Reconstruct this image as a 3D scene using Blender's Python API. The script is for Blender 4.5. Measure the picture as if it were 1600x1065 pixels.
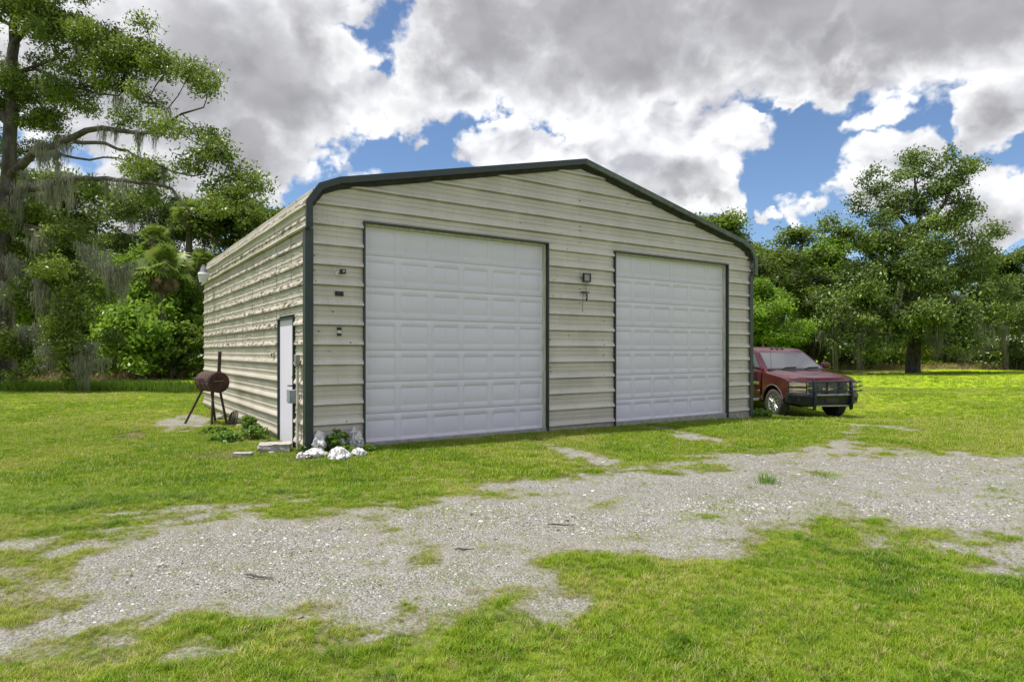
import bpy, bmesh, math, random
import numpy as np
from mathutils import Vector, Matrix

for _o in list(bpy.data.objects):
    bpy.data.objects.remove(_o)
scene = bpy.context.scene
C = scene.collection
R = math.radians
F_PX, HOR, CX = 1000.0, 549.0, 800.0      # focal length and horizon in pixels of the 1600 px photograph
CAM_H = 1.5

# ------------------------------------------------------------------ camera
cam_d = bpy.data.cameras.new('camera')
cam_d.sensor_width = 36.0
cam_d.lens = 36.0 * F_PX / 1600.0
cam_d.shift_y = (HOR - 532.5) / 1600.0
cam_d.clip_start = 0.05
cam_d.clip_end = 6000
cam = bpy.data.objects.new('camera', cam_d)
C.objects.link(cam)
cam.location = (0, 0, CAM_H)
cam.rotation_euler = (R(90), 0, 0)
scene.camera = cam

# ------------------------------------------------------------------ light and exposure
SUN_EL = 69.0
SUN_DIR2 = Vector((-0.95, -0.12)).normalized()          # horizontal direction towards the sun
scene.view_settings.view_transform = 'Standard'
scene.view_settings.look = 'None'
scene.view_settings.gamma = 1.0
scene.view_settings.use_curve_mapping = False
scene.view_settings.exposure = 1.04
try:
    scene.cycles.max_bounces = 7
    scene.cycles.diffuse_bounces = 3
    scene.cycles.glossy_bounces = 3
    scene.cycles.transmission_bounces = 4
    scene.cycles.transparent_max_bounces = 6
    scene.cycles.sample_clamp_indirect = 6.0
except Exception:
    pass
sun_d = bpy.data.lights.new('sun', 'SUN')
sun_d.energy = 3.2
sun_d.angle = R(3.0)
sun_d.color = (1.0, 0.95, 0.86)
sun = bpy.data.objects.new('sun', sun_d)
C.objects.link(sun)
_ce = math.cos(R(SUN_EL))
SUN_VEC = Vector((SUN_DIR2.x * _ce, SUN_DIR2.y * _ce, math.sin(R(SUN_EL))))
sun.rotation_euler = SUN_VEC.to_track_quat('Z', 'Y').to_euler()
sun.location = (-20, 10, 40)


class G:
    """small helper to write shader node graphs as expressions"""
    def __init__(s, tree):
        s.t = tree

    def new(s, typ, **kw):
        n = s.t.nodes.new(typ)
        for k, v in kw.items():
            setattr(n, k, v)
        return n

    def put(s, sock, v):
        if v is None:
            return
        if hasattr(v, 'links'):
            s.t.links.new(v, sock)
        else:
            sock.default_value = v

    def m(s, op, a, b=None, c=None, clamp=False):
        n = s.new('ShaderNodeMath', operation=op)
        n.use_clamp = clamp
        s.put(n.inputs[0], a); s.put(n.inputs[1], b); s.put(n.inputs[2], c)
        return n.outputs[0]

    def v(s, op, a, b=None, scale=None):
        n = s.new('ShaderNodeVectorMath', operation=op)
        s.put(n.inputs[0], a); s.put(n.inputs[1], b)
        if scale is not None:
            s.put(n.inputs['Scale'], scale)
        return n.outputs['Value'] if op in ('LENGTH', 'DOT_PRODUCT', 'DISTANCE') else n.outputs[0]

    def noise(s, vec, scale=5, detail=4, rough=0.5, dist=0.0, out='Fac'):
        n = s.new('ShaderNodeTexNoise')
        s.put(n.inputs['Vector'], vec)
        n.inputs['Scale'].default_value = scale
        n.inputs['Detail'].default_value = detail
        n.inputs['Roughness'].default_value = rough
        n.inputs['Distortion'].default_value = dist
        return n.outputs[out]

    def step(s, x, a, b, t0=0.0, t1=1.0):
        n = s.new('ShaderNodeMapRange', interpolation_type='SMOOTHSTEP')
        s.put(n.inputs['Value'], x)
        s.put(n.inputs['From Min'], a); s.put(n.inputs['From Max'], b)
        s.put(n.inputs['To Min'], t0); s.put(n.inputs['To Max'], t1)
        return n.outputs[0]

    def mix(s, fac, a, b):
        n = s.new('ShaderNodeMix', data_type='RGBA')
        s.put(n.inputs[0], fac)
        for k, v in ((6, a), (7, b)):
            if isinstance(v, tuple) and len(v) == 3:
                v = (*v, 1.0)
            s.put(n.inputs[k], v)
        return n.outputs[2]

    def combine(s, x, y, z):
        n = s.new('ShaderNodeCombineXYZ')
        s.put(n.inputs[0], x); s.put(n.inputs[1], y); s.put(n.inputs[2], z)
        return n.outputs[0]

    def sep(s, v):
        n = s.new('ShaderNodeSeparateXYZ')
        s.put(n.inputs[0], v)
        return n.outputs


# ------------------------------------------------------------------ sky with broken cumulus
def build_world():
    w = bpy.data.worlds.new('World')
    scene.world = w
    w.use_nodes = True
    t = w.node_tree
    t.nodes.clear()
    g = G(t)
    out = g.new('ShaderNodeOutputWorld')
    sky = g.new('ShaderNodeTexSky', sky_type='NISHITA')
    sky.sun_disc = False
    sky.sun_elevation = R(SUN_EL)
    sky.sun_rotation = math.atan2(SUN_DIR2.x, SUN_DIR2.y)
    sky.air_density = 0.9
    sky.dust_density = 0.05
    sky.ozone_density = 5.0
    bg = g.new('ShaderNodeBackground')
    t.links.new(sky.outputs[0], bg.inputs[0])
    bg.inputs[1].default_value = 0.068
    d = g.v('NORMALIZE', g.new('ShaderNodeTexCoord').outputs['Generated'])
    x, y, z = g.sep(d)
    az = g.m('ARCTAN2', x, y)
    el = g.m('ARCSINE', z)
    # the same cloud masses are described by where they stand on the sky (azimuth, elevation)
    warp = g.noise(d, 4.0, 3, 0.55, out='Color')
    wv = g.v('SUBTRACT', warp, (0.5, 0.5, 0.5))
    wx, wy, wz = g.sep(wv)
    warp2 = g.noise(d, 13.0, 4, 0.6, out='Color')
    w2 = g.v('SUBTRACT', warp2, (0.5, 0.5, 0.5))
    w2x, w2y, w2z = g.sep(w2)
    az_w = g.m('ADD', az, g.m('ADD', g.m('MULTIPLY', wx, 0.22), g.m('MULTIPLY', w2x, 0.15)))
    el_w = g.m('ADD', el, g.m('ADD', g.m('MULTIPLY', wy, 0.13), g.m('MULTIPLY', w2y, 0.12)))
    P = g.combine(az_w, el_w, 0.0)

    def ang(px, py):
        return (math.atan((px - CX) / F_PX), math.atan((HOR - py) / math.hypot(F_PX, px - CX)))

    def field(blobs):
        acc = None
        for px, py, rx, ry, k in blobs:
            a, e = ang(px, py)
            sc = 1.0 / (1 + ((px - CX) / F_PX) ** 2)
            q = g.v('SUBTRACT', P, (a, e, 0))
            q = g.v('MULTIPLY', q, (F_PX / rx / sc ** 0.9, F_PX / ry / sc ** 0.5, 0))
            f = g.m('MULTIPLY', g.m('SUBTRACT', 1.0, g.v('LENGTH', q)), k)
            acc = f if acc is None else g.m('MAXIMUM', acc, f)
        return acc

    masses = [  # px, py, rx, ry, weight
        (180, 60, 330, 220, 1.0), (420, 110, 230, 185, 1.0), (350, 230, 170, 110, .9), (600, 165, 95, 60, .8),
        (470, 10, 140, 110, .8), (240, 330, 200, 150, .8), (60, 330, 160, 150, .7),
        (760, 40, 165, 140, 1.0), (960, 30, 260, 165, 1.0), (1250, -20, 300, 150, 1.0), (1480, 20, 260, 150, 1.0), (1350, 70, 150, 80, 1.0), (1500, 90, 120, 70, .9),
        (870, 130, 130, 70, .9), (1090, 110, 130, 65, .8),
        (1050, 235, 190, 110, 1.0), (845, 245, 125, 66, .95), (965, 185, 90, 55, .8), (1130, 290, 95, 52, .8), (985, 300, 160, 70, .8),
        (1560, 170, 95, 95, .95), (1380, 280, 125, 75, .85), (1560, 320, 140, 90, .9), (1255, 322, 32, 18, .5),
        (1280, 395, 95, 32, .6), (1180, 178, 38, 24, .55), (1235, 135, 40, 24, .5), (1360, 180, 40, 32, .35),
        (700, 430, 260, 50, .4), (150, 470, 330, 80, .6),
    ]
    M = field(masses)
    greys = [(300, 170, 270, 190, 1.0), (120, 350, 220, 130, .7), (500, 70, 80, 110, .5), (1000, -5, 540, 135, 1.2), (1400, 10, 330, 110, 1.15), (720, 45, 150, 110, 1.0),
             (1075, 282, 100, 36, .65), (1570, 215, 80, 60, .7), (1550, 365, 110, 50, .6), (1390, 320, 90, 40, .5), ]
    Gf = field(greys)
    # elsewhere unseen broken cloud goes on, made whiter to brighten the shaded front
    far = g.step(g.m('ABSOLUTE', az), 0.72, 0.95)
    high = g.step(el, 0.56, 0.72)
    outside = g.m('MAXIMUM', far, high)
    gen = g.m('MULTIPLY', g.m('SUBTRACT', g.noise(d, 1.9, 3, 0.5), 0.40), 4.0)
    M = g.m('ADD', g.m('MULTIPLY', M, g.m('SUBTRACT', 1.0, outside)), g.m('MULTIPLY', gen, outside))
    Gf = g.m('ADD', g.m('MULTIPLY', Gf, g.m('SUBTRACT', 1.0, outside)),
             g.m('MULTIPLY', g.m('SUBTRACT', gen, 1.05), outside))

    stretch = g.v('MULTIPLY', d, (1.0, 1.0, 1.35))

    def billow(vec, scale):
        return g.m('ABSOLUTE', g.m('SUBTRACT', g.noise(vec, scale, 0, 0.5), 0.5))

    def puff(vec, fine=True):
        f = g.m('MULTIPLY', g.m('SUBTRACT', g.noise(vec, 6.0, 6 if fine else 3, 0.58), 0.5), 1.35)
        b = g.m('ADD', g.m('MULTIPLY', billow(vec, 11.0), 1.1), g.m('MULTIPLY', billow(vec, 24.0), 0.55))
        if fine:
            b = g.m('ADD', b, g.m('MULTIPLY', billow(vec, 52.0), 0.25))
        return g.m('ADD', f, g.m('SUBTRACT', b, 0.22))

    wob = g.v('ADD', stretch, g.v('SCALE', w2, scale=0.05))
    p0 = puff(wob)
    p1 = puff(g.v('ADD', wob, (-0.018, 0.0, 0.034)), False)
    dens = g.m('ADD', g.m('SUBTRACT', g.m('MULTIPLY', M, 0.88), 0.085), g.m('MULTIPLY', p0, 0.50))
    dens = g.m('ADD', dens, g.m('MULTIPLY', g.m('SUBTRACT', g.noise(wob, 34.0, 5, 0.62), 0.5), 0.26))
    alpha = g.step(dens, 0.0, 0.16)
    inner = g.step(dens, 0.10, 0.75)
    amp = g.m('SUBTRACT', 2.3, g.m('MULTIPLY', inner, 0.9))
    lit = g.m('ADD', 0.58, g.m('MULTIPLY', g.m('SUBTRACT', p0, p1), amp), clamp=True)
    thick = g.step(g.m('ADD', Gf, g.m('MULTIPLY', p0, 0.13)), -0.32, 0.55)
    thick = g.m('MULTIPLY', thick, g.m('ADD', 0.15, g.m('MULTIPLY', g.step(dens, 0.0, 0.55), 0.85)))
    white = g.mix(lit, (0.335, 0.34, 0.375), (0.665, 0.670, 0.680))
    grey = g.mix(lit, (0.215, 0.215, 0.228), (0.285, 0.285, 0.300))
    col = g.mix(thick, white, grey)
    cb = g.new('ShaderNodeBackground')
    t.links.new(col, cb.inputs[0])
    cb.inputs[1].default_value = CLOUD
    mx = g.new('ShaderNodeMixShader')
    # cloud fades out below the horizon
    t.links.new(g.m('MULTIPLY', alpha, g.step(el, -0.02, 0.03)), mx.inputs[0])
    t.links.new(bg.outputs[0], mx.inputs[1])
    t.links.new(cb.outputs[0], mx.inputs[2])
    t.links.new(mx.outputs[0], out.inputs[0])
    w.cycles.sampling_method = 'NONE'


CLOUD = 0.84
build_world()

# ------------------------------------------------------------------ basic helpers
def px(u, v, Y):
    """point that stands Y metres ahead, seen at photograph pixel (u, v)"""
    return Vector(((u - CX) / F_PX * Y, Y, CAM_H + (HOR - v) / F_PX * Y))


def link(name, me, mat=None, parent=None):
    o = bpy.data.objects.new(name, me)
    C.objects.link(o)
    if mat is not None:
        for m_ in (mat if isinstance(mat, (list, tuple)) else [mat]):
            me.materials.append(m_)
    if parent is not None:
        o.parent = parent
    return o


def thing(name, label, cat, loc=(0, 0, 0), rz=0.0, group=None):
    o = bpy.data.objects.new(name, None)
    o.empty_display_size = 0.2
    C.objects.link(o)
    o.location = loc
    o.rotation_euler = (0, 0, rz)
    return tag(o, label, cat, group)


def tag(o, label, cat, group=None):
    o['label'] = label
    o['category'] = cat
    if group:
        o['group'] = group
    return o


def np_mesh(name, V, F, mat=None, parent=None, smooth=False, attrs=None):
    V = np.asarray(V, dtype=np.float32)
    F = np.asarray(F, dtype=np.int32)
    k = F.shape[1]
    me = bpy.data.meshes.new(name)
    me.vertices.add(len(V))
    me.vertices.foreach_set('co', V.ravel())
    me.loops.add(F.size)
    me.loops.foreach_set('vertex_index', F.ravel())
    me.polygons.add(len(F))
    me.polygons.foreach_set('loop_start', np.arange(0, F.size, k, dtype=np.int32))
    if smooth:
        me.polygons.foreach_set('use_smooth', np.ones(len(F), dtype=bool))
    for an, av in (attrs or {}).items():
        at = me.attributes.new(an, 'FLOAT', 'POINT')
        at.data.foreach_set('value', np.asarray(av, dtype=np.float32))
    me.update(calc_edges=True)
    return link(name, me, mat, parent)


class B:
    """collects shapes in one bmesh and links it as one mesh object"""
    def __init__(s):
        s.bm = bmesh.new()

    def _in(s, bm2, M=None):
        if M is not None:
            bmesh.ops.transform(bm2, matrix=M, verts=bm2.verts)
        me = bpy.data.meshes.new('tmp')
        bm2.to_mesh(me)
        bm2.free()
        s.bm.from_mesh(me)
        bpy.data.meshes.remove(me)
        return s

    def box(s, x0, x1, y0, y1, z0, z1, bevel=0.0, seg=1, M=None):
        b = bmesh.new()
        bmesh.ops.create_cube(b, size=1.0)
        for v in b.verts:
            v.co = Vector((x0 + (v.co.x + .5) * (x1 - x0), y0 + (v.co.y + .5) * (y1 - y0), z0 + (v.co.z + .5) * (z1 - z0)))
        if bevel > 0:
            bmesh.ops.bevel(b, geom=list(b.edges), offset=bevel, segments=seg, affect='EDGES', profile=0.5)
        return s._in(b, M)

    def cyl(s, p0, p1, r0, r1=None, n=12, caps=True):
        p0, p1 = Vector(p0), Vector(p1)
        r1 = r0 if r1 is None else r1
        d = p1 - p0
        b = bmesh.new()
        bmesh.ops.create_cone(b, cap_ends=caps, segments=n, radius1=r0, radius2=r1, depth=d.length)
        M = Matrix.Translation((p0 + p1) / 2) @ d.to_track_quat('Z', 'Y').to_matrix().to_4x4()
        return s._in(b, M)

    def tube(s, pts, r, n=8):
        pts = [Vector(p) for p in pts]
        b = bmesh.new()
        rings = []
        for i, p in enumerate(pts):
            a = pts[max(0, i - 1)]
            c = pts[min(len(pts) - 1, i + 1)]
            q = (c - a).to_track_quat('Z', 'Y')
            rr = r[i] if isinstance(r, (list, tuple)) else r
            rings.append([b.verts.new(p + q @ Vector((math.cos(2 * math.pi * j / n) * rr, math.sin(2 * math.pi * j / n) * rr, 0))) for j in range(n)])
        for i in range(len(rings) - 1):
            for j in range(n):
                b.faces.new((rings[i][j], rings[i][(j + 1) % n], rings[i + 1][(j + 1) % n], rings[i + 1][j]))
        b.faces.new(rings[0][::-1])
        b.faces.new(rings[-1])
        return s._in(b)

    def poly(s, pts, faces, M=None):
        b = bmesh.new()
        vs = [b.verts.new(p) for p in pts]
        for f in faces:
            b.faces.new([vs[i] for i in f])
        return s._in(b, M)

    def prism(s, outline, axis, a, c, bevel=0.0):
        """extrude a 2D outline along an axis (0 x, 1 y, 2 z) from a to c"""
        b = bmesh.new()

        def P(q, k):
            return {0: (k, q[0], q[1]), 1: (q[0], k, q[1]), 2: (q[0], q[1], k)}[axis]
        r0 = [b.verts.new(P(q, a)) for q in outline]
        r1 = [b.verts.new(P(q, c)) for q in outline]
        n = len(outline)
        for i in range(n):
            b.faces.new((r0[i], r0[(i + 1) % n], r1[(i + 1) % n], r1[i]))
        b.faces.new(r0[::-1])
        b.faces.new(r1)
        bmesh.ops.recalc_face_normals(b, faces=b.faces)
        if bevel > 0:
            bmesh.ops.bevel(b, geom=list(b.edges), offset=bevel, segments=2, affect='EDGES', profile=0.5)
        return s._in(b)

    def done(s, name, mat=None, parent=None, smooth=None, M=None):
        bmesh.ops.recalc_face_normals(s.bm, faces=s.bm.faces)
        if M is not None:
            bmesh.ops.transform(s.bm, matrix=M, verts=s.bm.verts)
        me = bpy.data.meshes.new(name)
        s.bm.to_mesh(me)
        s.bm.free()
        if smooth is not None:
            me.polygons.foreach_set('use_smooth', np.ones(len(me.polygons), dtype=bool))
            me.set_sharp_from_angle(angle=R(smooth))
        return link(name, me, mat, parent)


# ------------------------------------------------------------------ noise in numpy
def _hash(ix, iy, seed):
    h = (ix.astype(np.int64) * 374761393 + iy.astype(np.int64) * 668265263 + seed * 1442695041) & 0xFFFFFFFF
    h = ((h ^ (h >> 13)) * 1274126177) & 0xFFFFFFFF
    h = h ^ (h >> 16)
    return (h & 0xFFFF) / 65535.0


def vnoise(x, y, seed=0):
    ix, iy = np.floor(x), np.floor(y)
    fx, fy = x - ix, y - iy
    fx = fx * fx * (3 - 2 * fx); fy = fy * fy * (3 - 2 * fy)
    a = _hash(ix, iy, seed); b = _hash(ix + 1, iy, seed)
    c = _hash(ix, iy + 1, seed); d = _hash(ix + 1, iy + 1, seed)
    return (a * (1 - fx) + b * fx) * (1 - fy) + (c * (1 - fx) + d * fx) * fy


def fbm(x, y, scale=1.0, octv=4, seed=0, rough=0.5):
    x = np.asarray(x, float) * scale; y = np.asarray(y, float) * scale
    s = 0.0; amp = 1.0; tot = 0.0
    for i in range(octv):
        s = s + amp * vnoise(x + 17.3 * i, y - 9.1 * i, seed + i); tot += amp
        amp *= rough; x = x * 2.03; y = y * 2.03
    return s / tot


def sstep(a, b, x):
    t = np.clip((x - a) / (b - a), 0, 1)
    return t * t * (3 - 2 * t)


# ------------------------------------------------------------------ materials
def pmat(name, c1, c2=None, scale=6.0, detail=5, rough=0.6, bump=0.0, bscale=None, metallic=0.0, spec=None, lo=0.35, hi=0.65, coat=0.0, stretch=None):
    m = bpy.data.materials.new(name)
    m.use_nodes = True
    t = m.node_tree
    g = G(t)
    p = t.nodes['Principled BSDF']
    p.inputs['Roughness'].default_value = rough
    p.inputs['Metallic'].default_value = metallic
    if spec is not None:
        p.inputs['Specular IOR Level'].default_value = spec
    if coat:
        p.inputs['Coat Weight'].default_value = coat
        p.inputs['Coat Roughness'].default_value = 0.08
    tc = g.new('ShaderNodeTexCoord').outputs['Object']
    if stretch:
        tc = g.v('MULTIPLY', tc, stretch)
    if c2 is None:
        c2 = tuple(min(1, c * 0.8) for c in c1)
    n = g.noise(tc, scale, detail, 0.6)
    t.links.new(g.mix(g.step(n, lo, hi), c1, c2), p.inputs['Base Color'])
    if bump:
        b = g.new('ShaderNodeBump')
        b.inputs['Strength'].default_value = bump
        b.inputs['Distance'].default_value = 0.02
        t.links.new(g.noise(tc, bscale or scale * 4, 4, 0.6), b.inputs['Height'])
        t.links.new(b.outputs[0], p.inputs['Normal'])
    return m


def leaf_mat(name, dark, light, trans=0.35, rough=0.5, dead=None):
    m = bpy.data.materials.new(name)
    m.use_nodes = True
    t = m.node_tree
    g = G(t)
    p = t.nodes['Principled BSDF']
    out = t.nodes['Material Output']
    p.inputs['Roughness'].default_value = rough
    p.inputs['Specular IOR Level'].default_value = 0.35
    at = g.new('ShaderNodeAttribute', attribute_name='tint').outputs['Fac']
    col = g.mix(at, dark, light)
    if dead:
        col = g.mix(g.step(at, 0.965, 0.985), col, dead)
    t.links.new(col, p.inputs['Base Color'])
    tr = g.new('ShaderNodeBsdfTranslucent')
    t.links.new(g.mix(0.5, col, tuple(min(1, c * 1.5) for c in light)), tr.inputs[0])
    mx = g.new('ShaderNodeMixShader')
    mx.inputs[0].default_value = trans
    t.links.new(p.outputs[0], mx.inputs[1])
    t.links.new(tr.outputs[0], mx.inputs[2])
    t.links.new(mx.outputs[0], out.inputs[0])
    return m
# ------------------------------------------------------------------ ground
def hgt(x, y):
    x = np.asarray(x, float); y = np.asarray(y, float)
    dip = -0.31 * np.exp(-((x - 9.0) ** 2 / 20.0 + (y - 18.4) ** 2 / 14.0))
    far = sstep(30, 60, y)
    h = dip - 0.05 * far
    relief = (fbm(x, y, 0.35, 3, 5) - 0.5) * 0.10 + (fbm(x, y, 1.7, 3, 9) - 0.5) * 0.035
    # flat pad right under the garage
    u = (x + 3.073) * 0.8305 + (y - 9.60) * 0.557
    v = -(x + 3.073) * 0.557 + (y - 9.60) * 0.8305
    near = sstep(1.4, 0.0, np.maximum(np.maximum(-u, u - 10.66), np.maximum(-v, v - 9.8)))
    return h + relief * (1 - 0.8 * near) - 0.02 * near


def H1(x, y):
    return float(hgt(np.array([x]), np.array([y]))[0])


GRAVEL = [
    [(-60, 850), (0, 852), (60, 838), (150, 828), (250, 815), (330, 803), (420, 796), (520, 800), (600, 792), (700, 785), (770, 772), (815, 748), (880, 742), (960, 736),
     (1050, 745), (1110, 728), (1190, 702), (1260, 690), (1330, 694), (1420, 702), (1600, 716), (1750, 722), (1750, 868), (1600, 860), (1540, 838), (1450, 832), (1360, 826),
     (1280, 818), (1180, 815), (1100, 830), (1020, 850), (930, 862), (830, 880), (760, 905), (680, 925), (560, 935), (480, 945), (380, 965), (330, 950), (250, 950), (170, 975), (90, 1010), (40, 1000), (-60, 1040)],
    [(1010, 662), (1040, 664), (1110, 680), (1180, 700), (1240, 715), (1210, 725), (1140, 700), (1060, 684)],
    [(815, 686), (850, 688), (920, 705), (985, 726), (970, 738), (900, 716), (840, 697)],
    [(1310, 652), (1345, 655), (1355, 680), (1345, 715), (1270, 715), (1300, 690), (1325, 668)],
    [(1340, 655), (1395, 657), (1455, 670), (1440, 674), (1390, 668), (1345, 663)],
    [(150, 1010), (240, 1000), (300, 985), (380, 975), (400, 1000), (340, 1030), (250, 1050), (160, 1050)],
    [(500, 985), (560, 965), (640, 955), (700, 955), (690, 985), (620, 1005), (540, 1010)],
    [(700, 945), (740, 935), (760, 950), (725, 965)],
    [(1400, 835), (1600, 845), (1600, 880), (1480, 858)],
    [(245, 655), (300, 643), (330, 652), (322, 672), (270, 676), (240, 664)],
]
DIRT = [  # bare brown soil
    [(300, 702), (355, 704), (380, 710), (340, 718), (290, 716)],
    [(180, 672), (235, 668), (240, 682), (190, 690)],
    [(400, 665), (432, 682), (425, 700), (395, 688)],
    [(410, 712), (470, 714), (500, 722), (420, 722)],
    [(60, 590), (330, 582), (330, 592), (60, 600)],
    [(1180, 575), (1700, 570), (1700, 578), (1180, 583)],
]


def inside(poly, u, v):
    r = np.zeros(u.shape, bool)
    n = len(poly)
    j = n - 1
    for i in range(n):
        xi, yi = poly[i]; xj, yj = poly[j]
        c = ((yi > v) != (yj > v)) & (u < (xj - xi) * (v - yi) / (yj - yi + 1e-9) + xi)
        r ^= c
        j = i
    return r


def mask(polys, x, y, wob, soft, n=14, seed=3):
    """soft coverage of back-projected outlines at ground points: several jittered lookups averaged"""
    acc = np.zeros(x.shape)
    dx = (fbm(x, y, 0.9, 4, seed) - 0.5) * wob * 2
    dy = (fbm(x, y, 0.9, 4, seed + 50) - 0.5) * wob * 2
    rg = np.random.default_rng(1)
    for k in range(n):
        a = 2 * math.pi * k / n
        r = soft * math.sqrt((k + 0.5) / n)
        X = x + dx + math.cos(a * 3.7) * r
        Y = np.maximum(y + dy + math.sin(a * 3.7) * r, 0.8)
        u = CX + F_PX * X / Y
        v = HOR + F_PX * CAM_H / Y
        hit = np.zeros(x.shape, bool)
        for p in polys:
            hit |= inside(p, u, v)
        acc += hit
    return acc / n


def gravel_at(x, y):
    m = mask(GRAVEL[:1], x, y, 0.80, 1.05, 24)
    s = mask(GRAVEL[1:], x, y, 0.25, 0.20, 10, 8)
    n = fbm(x, y, 1.3, 4, 21)
    n2 = fbm(x, y, 5.0, 4, 31)
    n3 = fbm(x * 0.55, y * 1.5, 1.0, 4, 27)      # wheel ruts leave stripes of grass between them
    w = m * 1.10 + (n - 0.5) * 1.15 + (n2 - 0.5) * 1.05 + (n3 - 0.5) * 1.0
    g1 = np.clip((w - 0.14) / 0.86, 0, 1) * sstep(0.0, 0.22, m)
    w2 = s + (n - 0.5) * 0.7 + (n2 - 0.5) * 1.7
    g2 = np.clip((w2 - 0.25) / 0.9, 0, 1) * sstep(0.0, 0.3, s) * 0.75
    return np.maximum(g1, g2)


def film_at(x, y):
    """where thin short weeds come up through the stones"""
    return sstep(0.44, 0.66, fbm(x * 0.8, y * 1.3, 0.75, 4, 47)) * (0.7 + 0.3 * sstep(0.3, -2.0, x))


def dirt_at(x, y):
    m = mask(DIRT, x, y, 0.25, 0.15, 8, 77)
    return sstep(0.3, 0.75, m + (fbm(x, y, 3.0, 3, 41) - 0.5) * 0.7)


def lines(lo, hi, step, far_lo, far_hi, grow=1.18):
    a = list(np.arange(lo, hi + 1e-6, step))
    s, p = step, hi
    while p < far_hi:
        s = min(s * grow, 150); p += s; a.append(p)
    s, p = step, lo
    while p > far_lo:
        s = min(s * grow, 150); p -= s; a.insert(0, p)
    return np.array(a)


def ground_mat():
    m = bpy.data.materials.new('lawn_and_gravel')
    m.use_nodes = True
    t = m.node_tree
    g = G(t)
    p = t.nodes['Principled BSDF']
    p.inputs['Roughness'].default_value = 0.95
    p.inputs['Specular IOR Level'].default_value = 0.15
    pos = g.new('ShaderNodeNewGeometry').outputs['Position']
    gr = g.new('ShaderNodeAttribute', attribute_name='gravel').outputs['Fac']
    di = g.new('ShaderNodeAttribute', attribute_name='dirt').outputs['Fac']
    fa = g.new('ShaderNodeAttribute', attribute_name='lush').outputs['Fac']
    n1 = g.noise(pos, 0.5, 4, 0.6)
    n2 = g.noise(pos, 3.2, 5, 0.65)
    n3 = g.noise(pos, 28.0, 3, 0.7)
    st = g.v('MULTIPLY', pos, (1.0, 2.2, 1.0))
    n4 = g.noise(st, 9.0, 6, 0.75)
    c = g.mix(g.step(n2, 0.35, 0.65), (0.062, 0.095, 0.009), (0.128, 0.175, 0.013))
    c = g.mix(g.m('MULTIPLY', g.step(n1, 0.42, 0.66), 0.5), c, (0.20, 0.26, 0.028))
    c = g.mix(g.m('MULTIPLY', g.step(n4, 0.45, 0.72), 0.45), c, (0.080, 0.140, 0.012))
    c = g.mix(g.m('MULTIPLY', g.step(n3, 0.52, 0.75), 0.5), c, (0.32, 0.37, 0.070))
    c = g.mix(fa, c, g.mix(n4, (0.180, 0.285, 0.005), (0.305, 0.390, 0.012)))
    # thatch and soil seen between blades
    soil = g.mix(n3, (0.075, 0.058, 0.030), (0.185, 0.155, 0.085))
    c = g.mix(di, c, g.mix(n2, (0.10, 0.070, 0.050), (0.185, 0.135, 0.095)))
    vor = g.new('ShaderNodeTexVoronoi', feature='F1')
    g.put(vor.inputs['Vector'], pos)
    vor.inputs['Scale'].default_value = 62.0
    vr = g.sep(vor.outputs['Color'])[0]
    gn = g.noise(pos, 60, 3, 0.7)
    gc = g.mix(vr, (0.205, 0.197, 0.182), (0.385, 0.376, 0.356))
    gc = g.mix(g.m('MULTIPLY', g.step(gn, 0.50, 0.72), 0.6), gc, (0.135, 0.125, 0.105))
    gc = g.mix(g.m('MULTIPLY', g.step(n1, 0.40, 0.70), 0.45), gc, (0.262, 0.236, 0.200))
    gc = g.mix(g.m('MULTIPLY', g.step(n2, 0.44, 0.70), 0.38), gc, (0.150, 0.180, 0.050))
    edge = g.step(gr, 0.05, 0.55)
    c = g.mix(g.m('MULTIPLY', edge, 0.8), c, soil)
    c = g.mix(g.step(g.m('ADD', gr, g.m('ADD', g.m('MULTIPLY', g.m('SUBTRACT', n3, 0.5), 0.7), g.m('MULTIPLY', g.m('SUBTRACT', n2, 0.5), 0.5))), 0.20, 0.66), c, gc)
    t.links.new(c, p.inputs['Base Color'])
    b = g.new('ShaderNodeBump')
    b.inputs['Strength'].default_value = 0.9
    b.inputs['Distance'].default_value = 0.03
    hh = g.m('ADD', g.m('MULTIPLY', g.m('SUBTRACT', 1.0, vor.outputs['Distance']), gr), g.m('MULTIPLY', n4, 1.2))
    t.links.new(hh, b.inputs['Height'])
    t.links.new(b.outputs[0], p.inputs['Normal'])
    return m


def build_ground():
    xs = lines(-11.0, 12.5, 0.075, -2500, 2500)
    ys = lines(1.0, 21.0, 0.06, -2500, 2500)
    X, Y = np.meshgrid(xs, ys)
    x, y = X.ravel(), Y.ravel()
    Z = hgt(x, y)
    d = np.hypot(x, y)
    Z = np.where(d > 200, -0.05, Z)
    near = (d < 60) & (y > 0.5)
    gr = np.zeros(x.shape); di = np.zeros(x.shape)
    gr[near] = gravel_at(x[near], y[near])
    di[near] = dirt_at(x[near], y[near])
    Z = Z - 0.02 * gr + (fbm(x, y, 6.0, 2, 12) - 0.5) * 0.02 * (d < 60)
    lush = sstep(11, 24, y) * sstep(3, 9, np.abs(x - 1.5))
    nx, ny = len(xs), len(ys)
    i = np.arange(nx * ny).reshape(ny, nx)
    F = np.stack([i[:-1, :-1], i[:-1, 1:], i[1:, 1:], i[1:, :-1]], -1).reshape(-1, 4)
    o = np_mesh('ground', np.stack([x, y, Z], -1), F, ground_mat(), None, True, {'gravel': gr, 'dirt': di, 'lush': lush})
    o['kind'] = 'structure'
    return o


build_ground()

# ------------------------------------------------------------------ scattering (grass, stones) with geometry nodes
PROTO = bpy.data.collections.new('prototypes')


def proto_coll(name):
    c = bpy.data.collections.new(name)
    return c


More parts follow.
